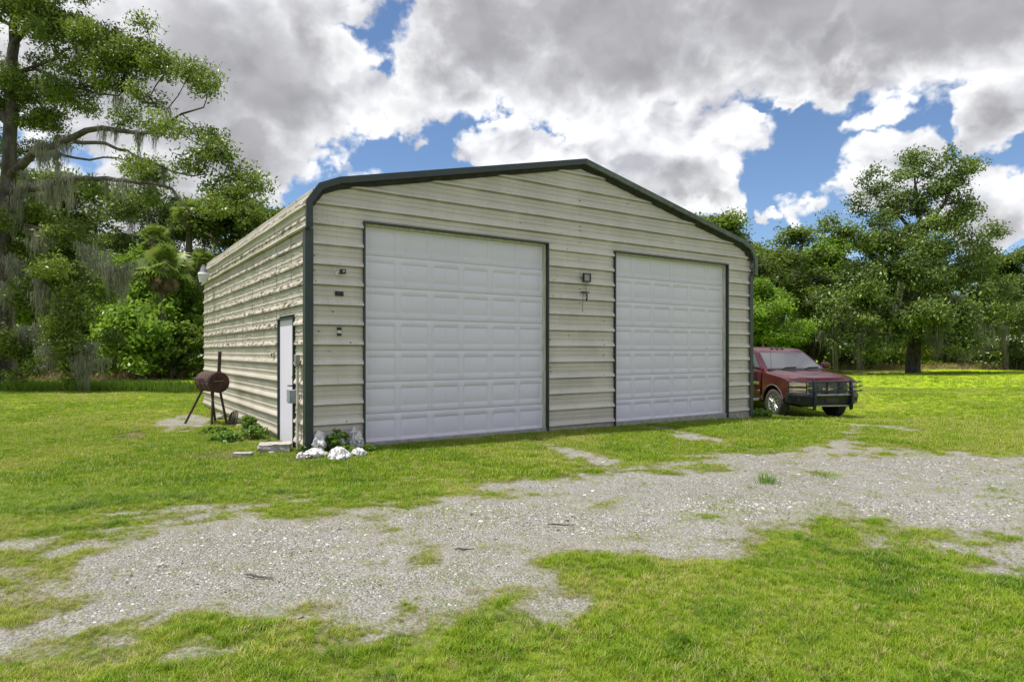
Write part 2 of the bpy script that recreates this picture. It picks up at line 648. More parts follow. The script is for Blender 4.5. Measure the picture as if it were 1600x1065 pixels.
def scatter(name, P, rot, scl, tint, coll):
    P = np.asarray(P, np.float32)
    n = len(P)
    me = bpy.data.meshes.new(name)
    me.vertices.add(n)
    me.vertices.foreach_set('co', P.ravel())
    a = me.attributes.new('rot', 'FLOAT_VECTOR', 'POINT'); a.data.foreach_set('vector', np.asarray(rot, np.float32).ravel())
    a = me.attributes.new('scl', 'FLOAT_VECTOR', 'POINT'); a.data.foreach_set('vector', np.asarray(scl, np.float32).ravel())
    a = me.attributes.new('tint', 'FLOAT', 'POINT'); a.data.foreach_set('value', np.asarray(tint, np.float32))
    k = len(coll.objects)
    a = me.attributes.new('pick', 'INT', 'POINT'); a.data.foreach_set('value', np.random.default_rng(n).integers(0, k, n).astype(np.int32))
    o = link(name, me)
    ng = bpy.data.node_groups.new(name, 'GeometryNodeTree')
    ng.interface.new_socket('Geometry', in_out='INPUT', socket_type='NodeSocketGeometry')
    ng.interface.new_socket('Geometry', in_out='OUTPUT', socket_type='NodeSocketGeometry')
    gi = ng.nodes.new('NodeGroupInput'); go = ng.nodes.new('NodeGroupOutput')
    ip = ng.nodes.new('GeometryNodeInstanceOnPoints')
    ci = ng.nodes.new('GeometryNodeCollectionInfo')
    ci.inputs['Collection'].default_value = coll
    ci.inputs['Separate Children'].default_value = True
    ci.inputs['Reset Children'].default_value = True

    def na(an, dt):
        q = ng.nodes.new('GeometryNodeInputNamedAttribute')
        q.data_type = dt
        q.inputs[0].default_value = an
        return [s for s in q.outputs if s.enabled and s.name == 'Attribute'][0]
    L = ng.links.new
    L(gi.outputs[0], ip.inputs['Points'])
    L(ci.outputs[0], ip.inputs['Instance'])
    ip.inputs['Pick Instance'].default_value = True
    L(na('pick', 'INT'), ip.inputs['Instance Index'])
    e = ng.nodes.new('FunctionNodeEulerToRotation')
    L(na('rot', 'FLOAT_VECTOR'), e.inputs[0])
    L(e.outputs[0], ip.inputs['Rotation'])
    L(na('scl', 'FLOAT_VECTOR'), ip.inputs['Scale'])
    L(ip.outputs[0], go.inputs[0])
    md = o.modifiers.new('scatter', 'NODES')
    md.node_group = ng
    o['kind'] = 'stuff'
    return o


def inst_mat(name, stops, trans=0.0, rough=0.6):
    m = bpy.data.materials.new(name)
    m.use_nodes = True
    t = m.node_tree
    g = G(t)
    p = t.nodes['Principled BSDF']
    p.inputs['Roughness'].default_value = rough
    p.inputs['Specular IOR Level'].default_value = 0.3
    at = g.new('ShaderNodeAttribute', attribute_name='tint')
    at.attribute_type = 'INSTANCER'
    r = g.new('ShaderNodeValToRGB')
    els = r.color_ramp.elements
    while len(els) < len(stops):
        els.new(0.5)
    for e, (pos, c) in zip(els, stops):
        e.position = pos
        e.color = (*c, 1)
    t.links.new(at.outputs['Fac'], r.inputs[0])
    t.links.new(r.outputs[0], p.inputs['Base Color'])
    if trans:
        tr = g.new('ShaderNodeBsdfTranslucent')
        t.links.new(r.outputs[0], tr.inputs[0])
        mx = g.new('ShaderNodeMixShader')
        mx.inputs[0].default_value = trans
        t.links.new(p.outputs[0], mx.inputs[1]); t.links.new(tr.outputs[0], mx.inputs[2])
        t.links.new(mx.outputs[0], t.nodes['Material Output'].inputs[0])
    return m


def tuft_mesh(name, rg, n, spread, hmin, hmax, width, lean, mat):
    V, F = [], []
    for k in range(n):
        a = rg.uniform(0, 2 * math.pi)
        r = spread * math.sqrt(rg.uniform())
        bx, by = r * math.cos(a), r * math.sin(a)
        h = rg.uniform(hmin, hmax)
        d = rg.uniform(0, 2 * math.pi)
        ln = lean * rg.uniform(0.2, 1.2) * h
        w = width * rg.uniform(0.7, 1.3)
        fx, fy = -math.sin(d) * w, math.cos(d) * w
        b = len(V)
        for tt, ww in ((0, 1.0), (0.5, 0.8), (0.85, 0.4)):
            ox, oy = math.cos(d) * ln * tt ** 1.8, math.sin(d) * ln * tt ** 1.8
            zz = h * tt * (1 - 0.25 * tt * lean)
            V += [(bx + ox - fx * ww, by + oy - fy * ww, zz), (bx + ox + fx * ww, by + oy + fy * ww, zz)]
        V.append((bx + math.cos(d) * ln, by + math.sin(d) * ln, h * (1 - 0.25 * lean)))
        F += [(b, b + 1, b + 3, b + 2), (b + 2, b + 3, b + 5, b + 4), (b + 4, b + 5, b + 6, b + 6)]
    me = bpy.data.meshes.new(name)
    F2 = [f if f[2] != f[3] else f[:3] for f in F]
    me.from_pydata(V, [], F2)
    me.materials.append(mat)
    return bpy.data.objects.new(name, me)


def in_garage(x, y, pad=0.0):
    u = (x + 3.073) * 0.8305 + (y - 9.60) * 0.557
    v = -(x + 3.073) * 0.557 + (y - 9.60) * 0.8305
    return (u > -pad) & (u < 10.66 + pad) & (v > -pad) & (v < 9.8 + pad)


def wedge_points(rg, n, y0, y1, margin=1.5):
    """points on the ground that the photograph takes in (a little beyond its sides), even per square metre"""
    k = 0.92
    out = []
    Y = np.sqrt(rg.uniform(y0 ** 2, y1 ** 2, n))
    X = rg.uniform(-1, 1, n) * (k * Y + margin)
    return X, Y


def build_grass():
    rg = np.random.default_rng(11)
    gm = inst_mat('grass_blades', [(0.0, (0.036, 0.095, 0.006)), (0.28, (0.106, 0.212, 0.006)), (0.60, (0.205, 0.318, 0.008)), (0.80, (0.305, 0.360, 0.026)), (0.91, (0.47, 0.42, 0.18)), (1.0, (0.32, 0.24, 0.13))], 0.30, 0.55)
    near = proto_coll('near_tufts'); mid = proto_coll('mid_tufts')
    for k in range(6):
        near.objects.link(tuft_mesh('grass_tuft', rg, 16, 0.035, 0.025, 0.065, 0.0017, 0.9, gm))
    for k in range(5):
        mid.objects.link(tuft_mesh('grass_tuft', rg, 20, 0.075, 0.03, 0.075, 0.0034, 0.7, gm))

    def lay(name, n, y0, y1, coll, s0, s1):
        x, y = wedge_points(rg, n, y0, y1)
        gr = gravel_at(x, y); di = dirt_at(x, y)
        clump = fbm(x, y, 1.1, 4, 61)
        fine = fbm(x, y, 4.5, 3, 71)
        keep = (rg.uniform(size=n) > np.clip(gr * 1.12 + di * 0.85, 0, 1.0 - 0.06 * sstep(0.50, 0.66, fine) - 0.42 * film_at(x, y) * sstep(0.36, 0.58, fine))) & ~in_garage(x, y, 0.03)
        # thin and worn near the gravel
        keep &= (rg.uniform(size=n) < np.clip(0.55 + 1.3 * (fine - 0.35) + (gr < 0.02) * 0.3, 0.1, 1))
        x, y, gr, clump, fine = x[keep], y[keep], gr[keep], clump[keep], fine[keep]
        m = len(x)
        z = hgt(x, y) - 0.006
        rot = np.stack([rg.normal(0, 0.12, m), rg.normal(0, 0.12, m), rg.uniform(0, 6.283, m)], -1)
        lushn = sstep(0.40, 0.62, clump)
        s = rg.uniform(s0, s1, m) * (0.84 + 0.24 * lushn) * (1 - 0.58 * np.minimum(gr * 2.0, 1))
        scl = np.stack([s, s, s * rg.uniform(0.75, 1.25, m)], -1)
        patch = fbm(x, y, 0.45, 4, 81)
        dry = sstep(0.52, 0.70, patch) * 0.22 + np.minimum(gr * 2.5, 1) * 0.16
        tuf = sstep(0.50, 0.66, fbm(x, y, 3.4, 3, 131))
        tint = 0.64 - 0.13 * lushn * (0.6 + 0.4 * sstep(14, 5, y)) - 0.24 * tuf * sstep(13, 6, y) + dry + rg.normal(0, 0.15, m)
        strawy = rg.uniform(size=m) < 0.075 + 0.12 * np.minimum(gr * 3, 1)
        tint = np.where(strawy, rg.uniform(0.85, 1.0, m), np.clip(tint, 0, 0.86))
        return scatter(name, np.stack([x, y, z], -1), rot, scl, tint, coll)
    lay('lawn_grass', 112000, 2.4, 7.0, near, 0.58, 0.98)
    lay('lawn_grass', 72000, 7.0, 13.0, mid, 0.6, 1.0)
    lay('lawn_grass', 58000, 13.0, 26.0, mid, 0.75, 1.25)
    lay('lawn_grass', 26000, 26.0, 60.0, mid, 1.1, 1.8)


def build_stones():
    rg = np.random.default_rng(5)
    sm = inst_mat('crushed_shell_stone', [(0.0, (0.08, 0.073, 0.06)), (0.35, (0.220, 0.208, 0.188)), (0.7, (0.355, 0.346, 0.326)), (1.0, (0.56, 0.55, 0.525))], 0, 0.9)
    co = proto_coll('stones')
    for k in range(6):
        b = bmesh.new()
        bmesh.ops.create_icosphere(b, subdivisions=1, radius=1)
        for v in b.verts:
            v.co *= rg.uniform(0.6, 1.15)
            v.co.z *= 0.55
        me = bpy.data.meshes.new('pebble'); b.to_mesh(me); b.free()
        me.materials.append(sm)
        co.objects.link(bpy.data.objects.new('pebble', me))
    Ps = []
    for n, y0, y1 in ((130000, 2.6, 6.5), (80000, 6.5, 11.0), (16000, 11.0, 15.0)):
        x, y = wedge_points(rg, n, y0, y1)
        gr = gravel_at(x, y)
        keep = (rg.uniform(size=n) < gr * (0.35 + 0.9 * fbm(x, y, 2.5, 3, 91))) & ~in_garage(x, y, 0.05)
        Ps.append(np.stack([x[keep], y[keep]], -1))
    P = np.concatenate(Ps)
    m = len(P)
    z = hgt(P[:, 0], P[:, 1]) - 0.02 + (fbm(P[:, 0], P[:, 1], 6.0, 2, 12) - 0.5) * 0.02
    s = np.exp(rg.normal(-5.25, 0.45, m)) * (1 + 0.06 * (P[:, 1] - 3))
    scl = np.stack([s * rg.uniform(0.8, 1.3, m), s, s * rg.uniform(0.6, 1.1, m)], -1)
    rot = np.stack([rg.normal(0, 0.3, m), rg.normal(0, 0.3, m), rg.uniform(0, 6.283, m)], -1)
    scatter('gravel', np.stack([P[:, 0], P[:, 1], z], -1), rot, scl, np.clip(rg.normal(0.55, 0.27, m), 0, 1), co)


build_grass()
build_stones()
# ------------------------------------------------------------------ metal garage
TH = 33.85
W_, D_ = 10.66, 9.80
P0 = Vector((-3.073, 9.60, 0))
RIB = 0.3048
RIB0 = 0.085
siding_m = siding_side_m = None


def siding_mat(name, c1, c2, peel):
    m = bpy.data.materials.new(name)
    m.use_nodes = True
    t = m.node_tree
    g = G(t)
    p = t.nodes['Principled BSDF']
    p.inputs['Roughness'].default_value = 0.42
    p.inputs['Specular IOR Level'].default_value = 0.4
    tc = g.new('ShaderNodeTexCoord').outputs['Object']
    x, y, z = g.sep(tc)
    n1 = g.noise(tc, 1.3, 5, 0.6)
    n2 = g.noise(g.v('MULTIPLY', tc, (9.0, 9.0, 0.8)), 2.0, 5, 0.65)      # rain streaks
    n3 = g.noise(tc, 34.0, 4, 0.7)
    n4 = g.noise(g.v('MULTIPLY', tc, (0.7, 0.7, 6.0)), 1.6, 4, 0.6)
    c = g.mix(g.step(n1, 0.35, 0.68), c1, c2)
    c = g.mix(g.m('MULTIPLY', g.step(n2, 0.52, 0.78), 0.30), c, (0.30, 0.27, 0.20))
    c = g.mix(g.m('MULTIPLY', g.step(n4, 0.50, 0.75), 0.22), c, (0.42, 0.38, 0.30))
    c = g.mix(g.m('MULTIPLY', g.step(n3, 0.66, 0.80), 0.35), c, (0.26, 0.22, 0.15))
    # splash dirt near the ground
    c = g.mix(g.m('MULTIPLY', g.step(g.m('ADD', z, g.m('MULTIPLY', n1, 0.25)), 0.52, 0.12), 0.35), c, (0.30, 0.27, 0.21))
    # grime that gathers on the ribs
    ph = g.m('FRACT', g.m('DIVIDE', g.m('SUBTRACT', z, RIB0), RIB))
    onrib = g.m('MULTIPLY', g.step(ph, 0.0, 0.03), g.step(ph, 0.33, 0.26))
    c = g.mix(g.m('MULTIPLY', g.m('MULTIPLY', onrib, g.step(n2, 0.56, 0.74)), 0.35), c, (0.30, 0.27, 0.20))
    # flats between ribs darkened: the ribs' lit look is put into the colour
    c = g.mix(g.m('MULTIPLY', g.m('MULTIPLY', g.step(ph, 0.24, 0.34), g.step(n1, 0.10, 0.62)), 0.30), c, (0.33, 0.315, 0.285))
    c = g.mix(g.m('MULTIPLY', g.m('MULTIPLY', g.step(ph, 0.84, 0.95), g.step(n1, 0.25, 0.62)), 0.55), c, (0.20, 0.185, 0.13))  # dark line under each rib: shade painted in together with dirt
    if peel:
        hi = g.step(z, 1.15, 1.75)
        pn = g.noise(g.v('MULTIPLY', tc, (1.0, 1.3, 4.0)), 3.4, 6, 0.70)
        onrib = g.m('MAXIMUM', onrib, g.m('MULTIPLY', g.step(ph, 0.90, 0.95), 1.0))
        fl = g.m('MULTIPLY', g.m('MULTIPLY', onrib, hi), g.step(pn, 0.50, 0.54))
        fl2 = g.m('MULTIPLY', g.m('MULTIPLY', onrib, hi), g.step(pn, 0.55, 0.585))
        c = g.mix(g.m('MULTIPLY', fl, 0.85), c, (0.135, 0.115, 0.085))
        c = g.mix(g.m('MULTIPLY', fl2, 0.9), c, (0.045, 0.038, 0.028))
        # runs of dirt under the screw lines
        ys = g.m('FRACT', g.m('DIVIDE', g.m('ADD', y, g.m('MULTIPLY', n3, 0.03)), 0.93))
        run = g.m('MULTIPLY', g.step(ys, 0.945, 0.96), g.step(g.noise(tc, 5.0, 3, 0.6), 0.44, 0.54))
        run = g.m('MULTIPLY', run, g.step(z, 1.3, 1.9))
        c = g.mix(g.m('MULTIPLY', run, 0.9), c, (0.055, 0.048, 0.038))
    t.links.new(c, p.inputs['Base Color'])
    b = g.new('ShaderNodeBump')
    b.inputs['Strength'].default_value = 0.22 if not peel else 0.2
    b.inputs['Distance'].default_value = 0.012
    t.links.new(g.noise(g.v('MULTIPLY', tc, (1.2, 1.2, 5.0)), 3.0, 5, 0.65), b.inputs['Height'])
    t.links.new(b.outputs[0], p.inputs['Normal'])
    return m


def door_mat():
    m = bpy.data.materials.new('white_door_paint')
    m.use_nodes = True
    t = m.node_tree
    g = G(t)
    p = t.nodes['Principled BSDF']
    p.inputs['Roughness'].default_value = 0.5
    tc = g.new('ShaderNodeTexCoord').outputs['Object']
    z = g.sep(tc)[2]
    n1 = g.noise(tc, 1.1, 5, 0.6)
    n2 = g.noise(g.v('MULTIPLY', tc, (7.0, 7.0, 0.6)), 2.2, 5, 0.65)
    n3 = g.noise(tc, 60.0, 3, 0.7)
    c = g.mix(g.step(n1, 0.3, 0.7), (0.680, 0.655, 0.770), (0.630, 0.606, 0.718))
    c = g.mix(g.m('MULTIPLY', g.step(n2, 0.52, 0.80), 0.22), c, (0.44, 0.43, 0.42))
    c = g.mix(g.m('MULTIPLY', g.step(n3, 0.70, 0.82), 0.25), c, (0.40, 0.38, 0.36))
    c = g.mix(g.m('MULTIPLY', g.step(g.m('ADD', z, g.m('MULTIPLY', n1, 0.3)), 0.55, 0.10), 0.25), c, (0.40, 0.39, 0.34))
    t.links.new(c, p.inputs['Base Color'])
    b = g.new('ShaderNodeBump')
    b.inputs['Strength'].default_value = 0.12
    b.inputs['Distance'].default_value = 0.004
    t.links.new(g.noise(g.v('MULTIPLY', tc, (0.6, 1.0, 14.0)), 10.0, 4, 0.6), b.inputs['Height'])
    t.links.new(b.outputs[0], p.inputs['Normal'])
    return m


trim_m = pmat('green_trim_paint', (0.010, 0.024, 0.026), (0.020, 0.034, 0.035), 5, rough=0.38, bump=0.06, bscale=20)
trim_weathered_m = pmat('weathered_green_trim', (0.050, 0.070, 0.056), (0.10, 0.125, 0.10), 7, rough=0.5, bump=0.1, bscale=30)
dark_m = pmat('dark_soffit_metal', (0.012, 0.014, 0.013), (0.03, 0.03, 0.028), 6, rough=0.7)
roof_m = pmat('pale_roof_metal', (0.62, 0.60, 0.55), (0.52, 0.50, 0.45), 2.5, rough=0.35, bump=0.08, bscale=18)
conc_m = pmat('concrete', (0.36, 0.345, 0.32), (0.25, 0.24, 0.22), 9, rough=0.9, bump=0.5, bscale=60)
galv_m = pmat('galvanised_metal', (0.36, 0.37, 0.38), (0.26, 0.27, 0.28), 14, rough=0.4, metallic=0.7)
black_m = pmat('black_plastic', (0.012, 0.012, 0.013), (0.025, 0.025, 0.026), 20, rough=0.5)
white_pl_m = pmat('white_plastic', (0.72, 0.72, 0.70), (0.62, 0.62, 0.60), 12, rough=0.45)
jamb_m = pmat('cream_jamb_paint', (0.60, 0.58, 0.50), (0.44, 0.40, 0.30), 7, rough=0.5, stretch=(4, 4, 0.7))
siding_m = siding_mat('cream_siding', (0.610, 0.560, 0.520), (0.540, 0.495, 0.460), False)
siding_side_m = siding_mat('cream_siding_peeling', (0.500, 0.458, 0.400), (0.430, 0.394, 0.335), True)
door_m = door_mat()

ROOF = [(-.03, 3.34), (-.03, 3.73), (.15, 3.99), (.45, 4.12), (5.33, 5.215), (10.21, 4.12), (10.51, 3.99), (10.69, 3.73), (10.69, 3.34)]


def roof_z(u):
    pts = ROOF[1:-1]
    for (a, za), (b, zb) in zip(pts, pts[1:]):
        if a <= u <= b:
            return za + (zb - za) * (u - a) / (b - a)
    return pts[0][1]


def u_range(z):
    """span of the front wall under the roof at height z"""
    if z <= 3.70:
        return 0.0, W_
    zz = z + 0.05
    pts = ROOF[1:5]
    uu = 5.33
    for (a, za), (b, zb) in zip(pts, pts[1:]):
        if za <= zz <= zb:
            uu = a + (b - a) * (zz - za) / (zb - za)
            break
    uu = max(0.0, min(uu, 5.33))
    return uu, W_ - uu


def rib_profile(za, zb):
    """(height, proud) of the siding between two heights: one major rib and two small ones per foot"""
    base = [(-0.022, 0.0), (-0.010, 0.040), (-0.002, 0.046), (0.016, 0.046), (0.026, 0.042), (0.072, 0.004), (0.076, 0.0), (0.132, 0.0), (0.136, 0.009), (0.150, 0.009), (0.158, 0.0), (0.206, 0.0), (0.210, 0.009), (0.224, 0.009), (0.232, 0.0)]
    out = []
    k0 = int(math.floor((za - RIB0) / RIB)) - 1
    for k in range(k0, k0 + 20):
        for dz, pr in base:
            z = RIB0 + k * RIB + dz
            if za <= z < zb - 1e-6:
                out.append((z, pr))
    if not out or out[0][0] > za + 1e-6:
        out.insert(0, (za, 0.0))
    out.append((zb, out[-1][1] if out[-1][1] < 0.001 else 0.0))
    return out


def siding_sheet(name, za, zb, ua, ub, parent, mat, side=False, step=0.35, crinkle=0.0, off=0.0, clip=False, seed=0):
    prof = rib_profile(za, zb)
    n = max(1, int((ub - ua) / step))
    V, F = [], []
    rg = np.random.default_rng(abs(seed + int(za * 100) + int(ua * 10)))
    for z, pr in prof:
        lo, hi = ua, ub
        if clip:
            l, h = u_range(z)
            lo, hi = max(ua, l), min(ub, h)
            if hi < lo:
                hi = lo = max(ua, min(ub, 5.33))
        for i in range(n + 1):
            u = lo + (hi - lo) * i / n
            wob = 0.004 * math.sin(u * 2.1 + z * 3.0) + 0.003 * math.sin(u * 5.3 - z * 7)
            q = pr * (0.72 if side else 1.0) + wob + off
            zz = z
            if crinkle and pr > 0.002 and z > 1.35:
                a = crinkle * float(sstep(1.3, 1.9, z))
                q += rg.normal(0, 0.0026) * a * (2.4 if rg.uniform() < 0.2 else 0.5)
                zz += rg.normal(0, 0.0028) * a
            V.append((-q, u, zz) if side else (u, -q, zz))
    m = n + 1
    for j in range(len(prof) - 1):
        for i in range(n):
            F.append((j * m + i, j * m + i + 1, (j + 1) * m + i + 1, (j + 1) * m + i))
    o = np_mesh(name, V, F, mat, parent, True)
    o.data.set_sharp_from_angle(angle=R(22))
    return o


DOORS = [(0.88, 4.50, 'metal'), (6.20, 9.78, 'metal')]
DTOP = 3.53
garage = thing('metal_garage', 'cream ribbed metal garage with dark green trim and two tall white roll-up doors', 'garage', P0, R(TH))


def build_shell():
    # front wall: three-foot sheets beside and between the doors, full sheets above
    zs = [0.0, RIB0 + RIB * 3 - 0.03, RIB0 + RIB * 6 - 0.03, RIB0 + RIB * 9 - 0.03, DTOP + 0.02]
    for (ua, ub) in ((0.0, 0.88), (4.50, 6.20), (9.78, W_)):
        for k, (a, b) in enumerate(zip(zs, zs[1:])):
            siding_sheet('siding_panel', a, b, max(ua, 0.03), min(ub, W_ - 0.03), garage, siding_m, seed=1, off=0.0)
    zs2 = [DTOP + 0.02, RIB0 + RIB * 13 - 0.03, 5.13]
    for a, b in zip(zs2, zs2[1:]):
        for (ua, ub, o_) in ((0.0, 5.33, 0.0), (5.33, W_, 0.0015)):
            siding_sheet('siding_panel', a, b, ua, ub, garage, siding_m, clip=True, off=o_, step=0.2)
    # side wall with the man door
    zs = [0.02, RIB0 + RIB * 3 - 0.03, RIB0 + RIB * 6 - 0.03, RIB0 + RIB * 9 - 0.03, 3.40]
    for k, (a, b) in enumerate(zip(zs, zs[1:])):
        if b <= 2.0:
            spans = ((0.0, 0.64), (1.64, 5.7), (5.7, D_))
        elif a < 2.09:
            spans = ()
            for (aa, bb, sp) in ((a, 2.09, ((0.0, 0.64), (1.64, 5.7), (5.7, D_))), (2.09, b, ((0.0, 5.7), (5.7, D_)))):
                for (ua, ub) in sp:
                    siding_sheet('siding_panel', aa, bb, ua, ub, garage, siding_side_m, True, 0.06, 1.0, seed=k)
        else:
            spans = ((0.0, 5.7), (5.7, D_))
        for (ua, ub) in spans:
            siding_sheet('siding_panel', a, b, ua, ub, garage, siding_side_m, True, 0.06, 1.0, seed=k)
    # far side and back, plain sheets
    for a, b in ((0.0, 1.70), (1.70, 3.40)):
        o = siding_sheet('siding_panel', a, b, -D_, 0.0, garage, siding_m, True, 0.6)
        o.rotation_euler.z = math.pi
        o.location = (W_, 0, 0)
    b = B()
    pts = [(0, 0.0), (W_, 0.0)] + [(min(max(u, 0.0), W_), z - 0.04) for u, z in ROOF[::-1]]
    b.poly([(u, D_, z) for u, z in pts], [tuple(range(len(pts)))])
    b.done('back_wall', siding_m, garage)
    # roof: sheets that run front to back, ribbed, bent over the eave
    P = ROOF[:5]
    arc = [0.0]
    for a, c in zip(P, P[1:]):
        arc.append(arc[-1] + math.hypot(c[0] - a[0], c[1] - a[1]))
    L = arc[-1]

    def at(s):
        for i in range(len(P) - 1):
            if s <= arc[i + 1] + 1e-9:
                f = (s - arc[i]) / (arc[i + 1] - arc[i])
                dx, dz = P[i + 1][0] - P[i][0], P[i + 1][1] - P[i][1]
                l = math.hypot(dx, dz)
                return P[i][0] + dx * f, P[i][1] + dz * f, -dz / l, dx / l
        return P[-1][0], P[-1][1], 0, 1
    for side in (0, 1):
        s0 = 0.0
        while s0 < L - 0.05:
            s1 = min(s0 + 0.9144, L)
            prof = []
            s = s0
            kk = 0
            cuts = sorted(set([s0, s1] + [q for q in arc if s0 < q < s1] + [s0 + r * RIB + d for r in range(3) for d in (0.0, 0.012, 0.030, 0.07, 0.135, 0.139, 0.15, 0.155, 0.21, 0.214, 0.225, 0.23) if s0 + r * RIB + d < s1]))
            for s in cuts:
                ph = (s - s0) % RIB
                u, z, nu, nz = at(s)
                pr = (0.034 if s0 < 0.5 else 0.020) if 0.01 < ph < 0.04 else (0.008 if (0.137 < ph < 0.152 or 0.212 < ph < 0.227) else 0.0)
                prof.append((u + nu * pr, z + nz * pr))
            V, F = [], []
            ny = 12
            for j in range(ny + 1):
                v = -0.15 + (D_ + 0.30) * j / ny
                for (u, z) in prof:
                    dz = 0.006 * math.sin(v * 2.3 + s0 * 3)
                    V.append((u if side == 0 else W_ - u, v, z + dz))
            m = len(prof)
            for j in range(ny):
                for i in range(m - 1):
                    F.append((j * m + i, j * m + i + 1, (j + 1) * m + i + 1, (j + 1) * m + i))
            o = np_mesh('roof_panel', V, F, siding_side_m if s0 < 0.1 else roof_m, garage, False)
            s0 = s1
    # rake trim along the front edge, in bent lengths, and its twin at the back
    def offs(pts, d):
        out = []
        for i, (u, z) in enumerate(pts):
            a = pts[max(i - 1, 0)]; c = pts[min(i + 1, len(pts) - 1)]
            n1 = None
            dx, dz = c[0] - a[0], c[1] - a[1]
            l = math.hypot(dx, dz)
            out.append((u + dz / l * d, z - dx / l * d))
        return out
    outer = offs(ROOF, -0.030)
    inner = offs(ROOF, 0.070)
    inner[4] = (5.33, ROOF[4][1] - 0.075)
    outer[4] = (5.33, ROOF[4][1] + 0.031)
    for v0 in (-0.172, D_ + 0.12):
        for i in range(len(ROOF) - 1):
            a, b_, c, d = outer[i], outer[i + 1], inner[i + 1], inner[i]
            bb = B()
            e = 0.0008 * (i % 2)
            bb.poly([(a[0], v0 - e, a[1]), (b_[0], v0 - e, b_[1]), (c[0], v0 - e, c[1]), (d[0], v0 - e, d[1]),
                     (a[0], v0 + 0.05, a[1]), (b_[0], v0 + 0.05, b_[1]), (c[0], v0 + 0.05, c[1]), (d[0], v0 + 0.05, d[1])],
                    [(0, 1, 2, 3), (7, 6, 5, 4), (0, 4, 5, 1), (3, 2, 6, 7), (0, 3, 7, 4), (1, 5, 6, 2)])
            bb.done('roof_trim', trim_m if i < 4 else trim_weathered_m, garage)
    # dark closure between roof edge and wall, with hat channel ends
    bb = B()
    i2 = offs(ROOF, 0.045)
    i3 = offs(ROOF, 0.135)
    for i in range(1, len(ROOF) - 2):
        a, b_, c, d = i2[i], i2[i + 1], i3[i + 1], i3[i]
        bb.poly([(q[0], -0.118 if k < 2 else -0.036, q[1]) for k, q in enumerate((a, b_, c, d))] + [(q[0], 0.0, q[1]) for q in (a, b_, c, d)],
                [(0, 1, 2, 3), (7, 6, 5, 4), (0, 4, 5, 1), (3, 2, 6, 7), (0, 3, 7, 4), (1, 5, 6, 2)])
    bb.done('soffit', dark_m, garage)
    # corner trims
    for (u0, u1, nm) in ((-0.045, 0.075, trim_m), (W_ - 0.075, W_ + 0.045, trim_m)):
        b = B()
        b.box(u0, u1, -0.060, -0.052, -0.05, 3.345)
        e = (u0, u0 + 0.008) if u0 < 1 else (u1 - 0.008, u1)
        b.box(e[0], e[1], -0.0515, 0.07, -0.05, 3.344)
        b.done('corner_trim', nm, garage)
    # slab edge
    b = B()
    b.box(0.02, W_ - 0.02, -0.012, D_ - 0.02, -0.30, 0.055)
    b.done('foundation', conc_m, garage)
    # inner back of the door openings so they are not see-through
    b = B()
    b.box(0.05, W_ - 0.05, 0.35, 0.36, 0.06, 3.45)
    b.done('lining', dark_m, garage)


build_shell()


def door_section(w, h, ncol):
    """one pressed steel section with raised rectangular panels"""
    xs = [0.0]
    pitch = w / ncol
    lev = {0.0: -1}
    pw = 0.50 * pitch / 0.605
    for k in range(ncol):
        c = pitch * (k + 0.5)
        for d, l in ((0.0, 0), (0.009, 1), (0.022, 1), (0.050, 2)):
            lev[round(c - pw / 2 + d, 4)] = l
            lev[round(c + pw / 2 - d, 4)] = l
    lev[round(w, 4)] = -1
    zl = {0.0: -1, 0.006: -1, round(h - 0.006, 4): -1, round(h, 4): -1}
    z0, z1 = 0.098, h - 0.098
    for d, l in ((0.0, 0), (0.009, 1), (0.022, 1), (0.050, 2)):
        zl[round(z0 + d, 4)] = l
        zl[round(z1 - d, 4)] = l
    X = sorted(lev); Z = sorted(zl)
    V, F = [], []
    for j, z in enumerate(Z):
        for i, x in enumerate(X):
            lx, lz = lev[x], zl[z]
            l = min(lx, lz)
            dep = {-1: 0.0, 0: 0.0, 1: 0.0085, 2: 0.0008}[l]
            if z < 0.003 or z > h - 0.003:
                dep = 0.003
            V.append((x, dep, z))
    m = len(X)
    for j in range(len(Z) - 1):
        for i in range(m - 1):
            F.append((j * m + i, j * m + i + 1, (j + 1) * m + i + 1, (j + 1) * m + i))
    return V, F


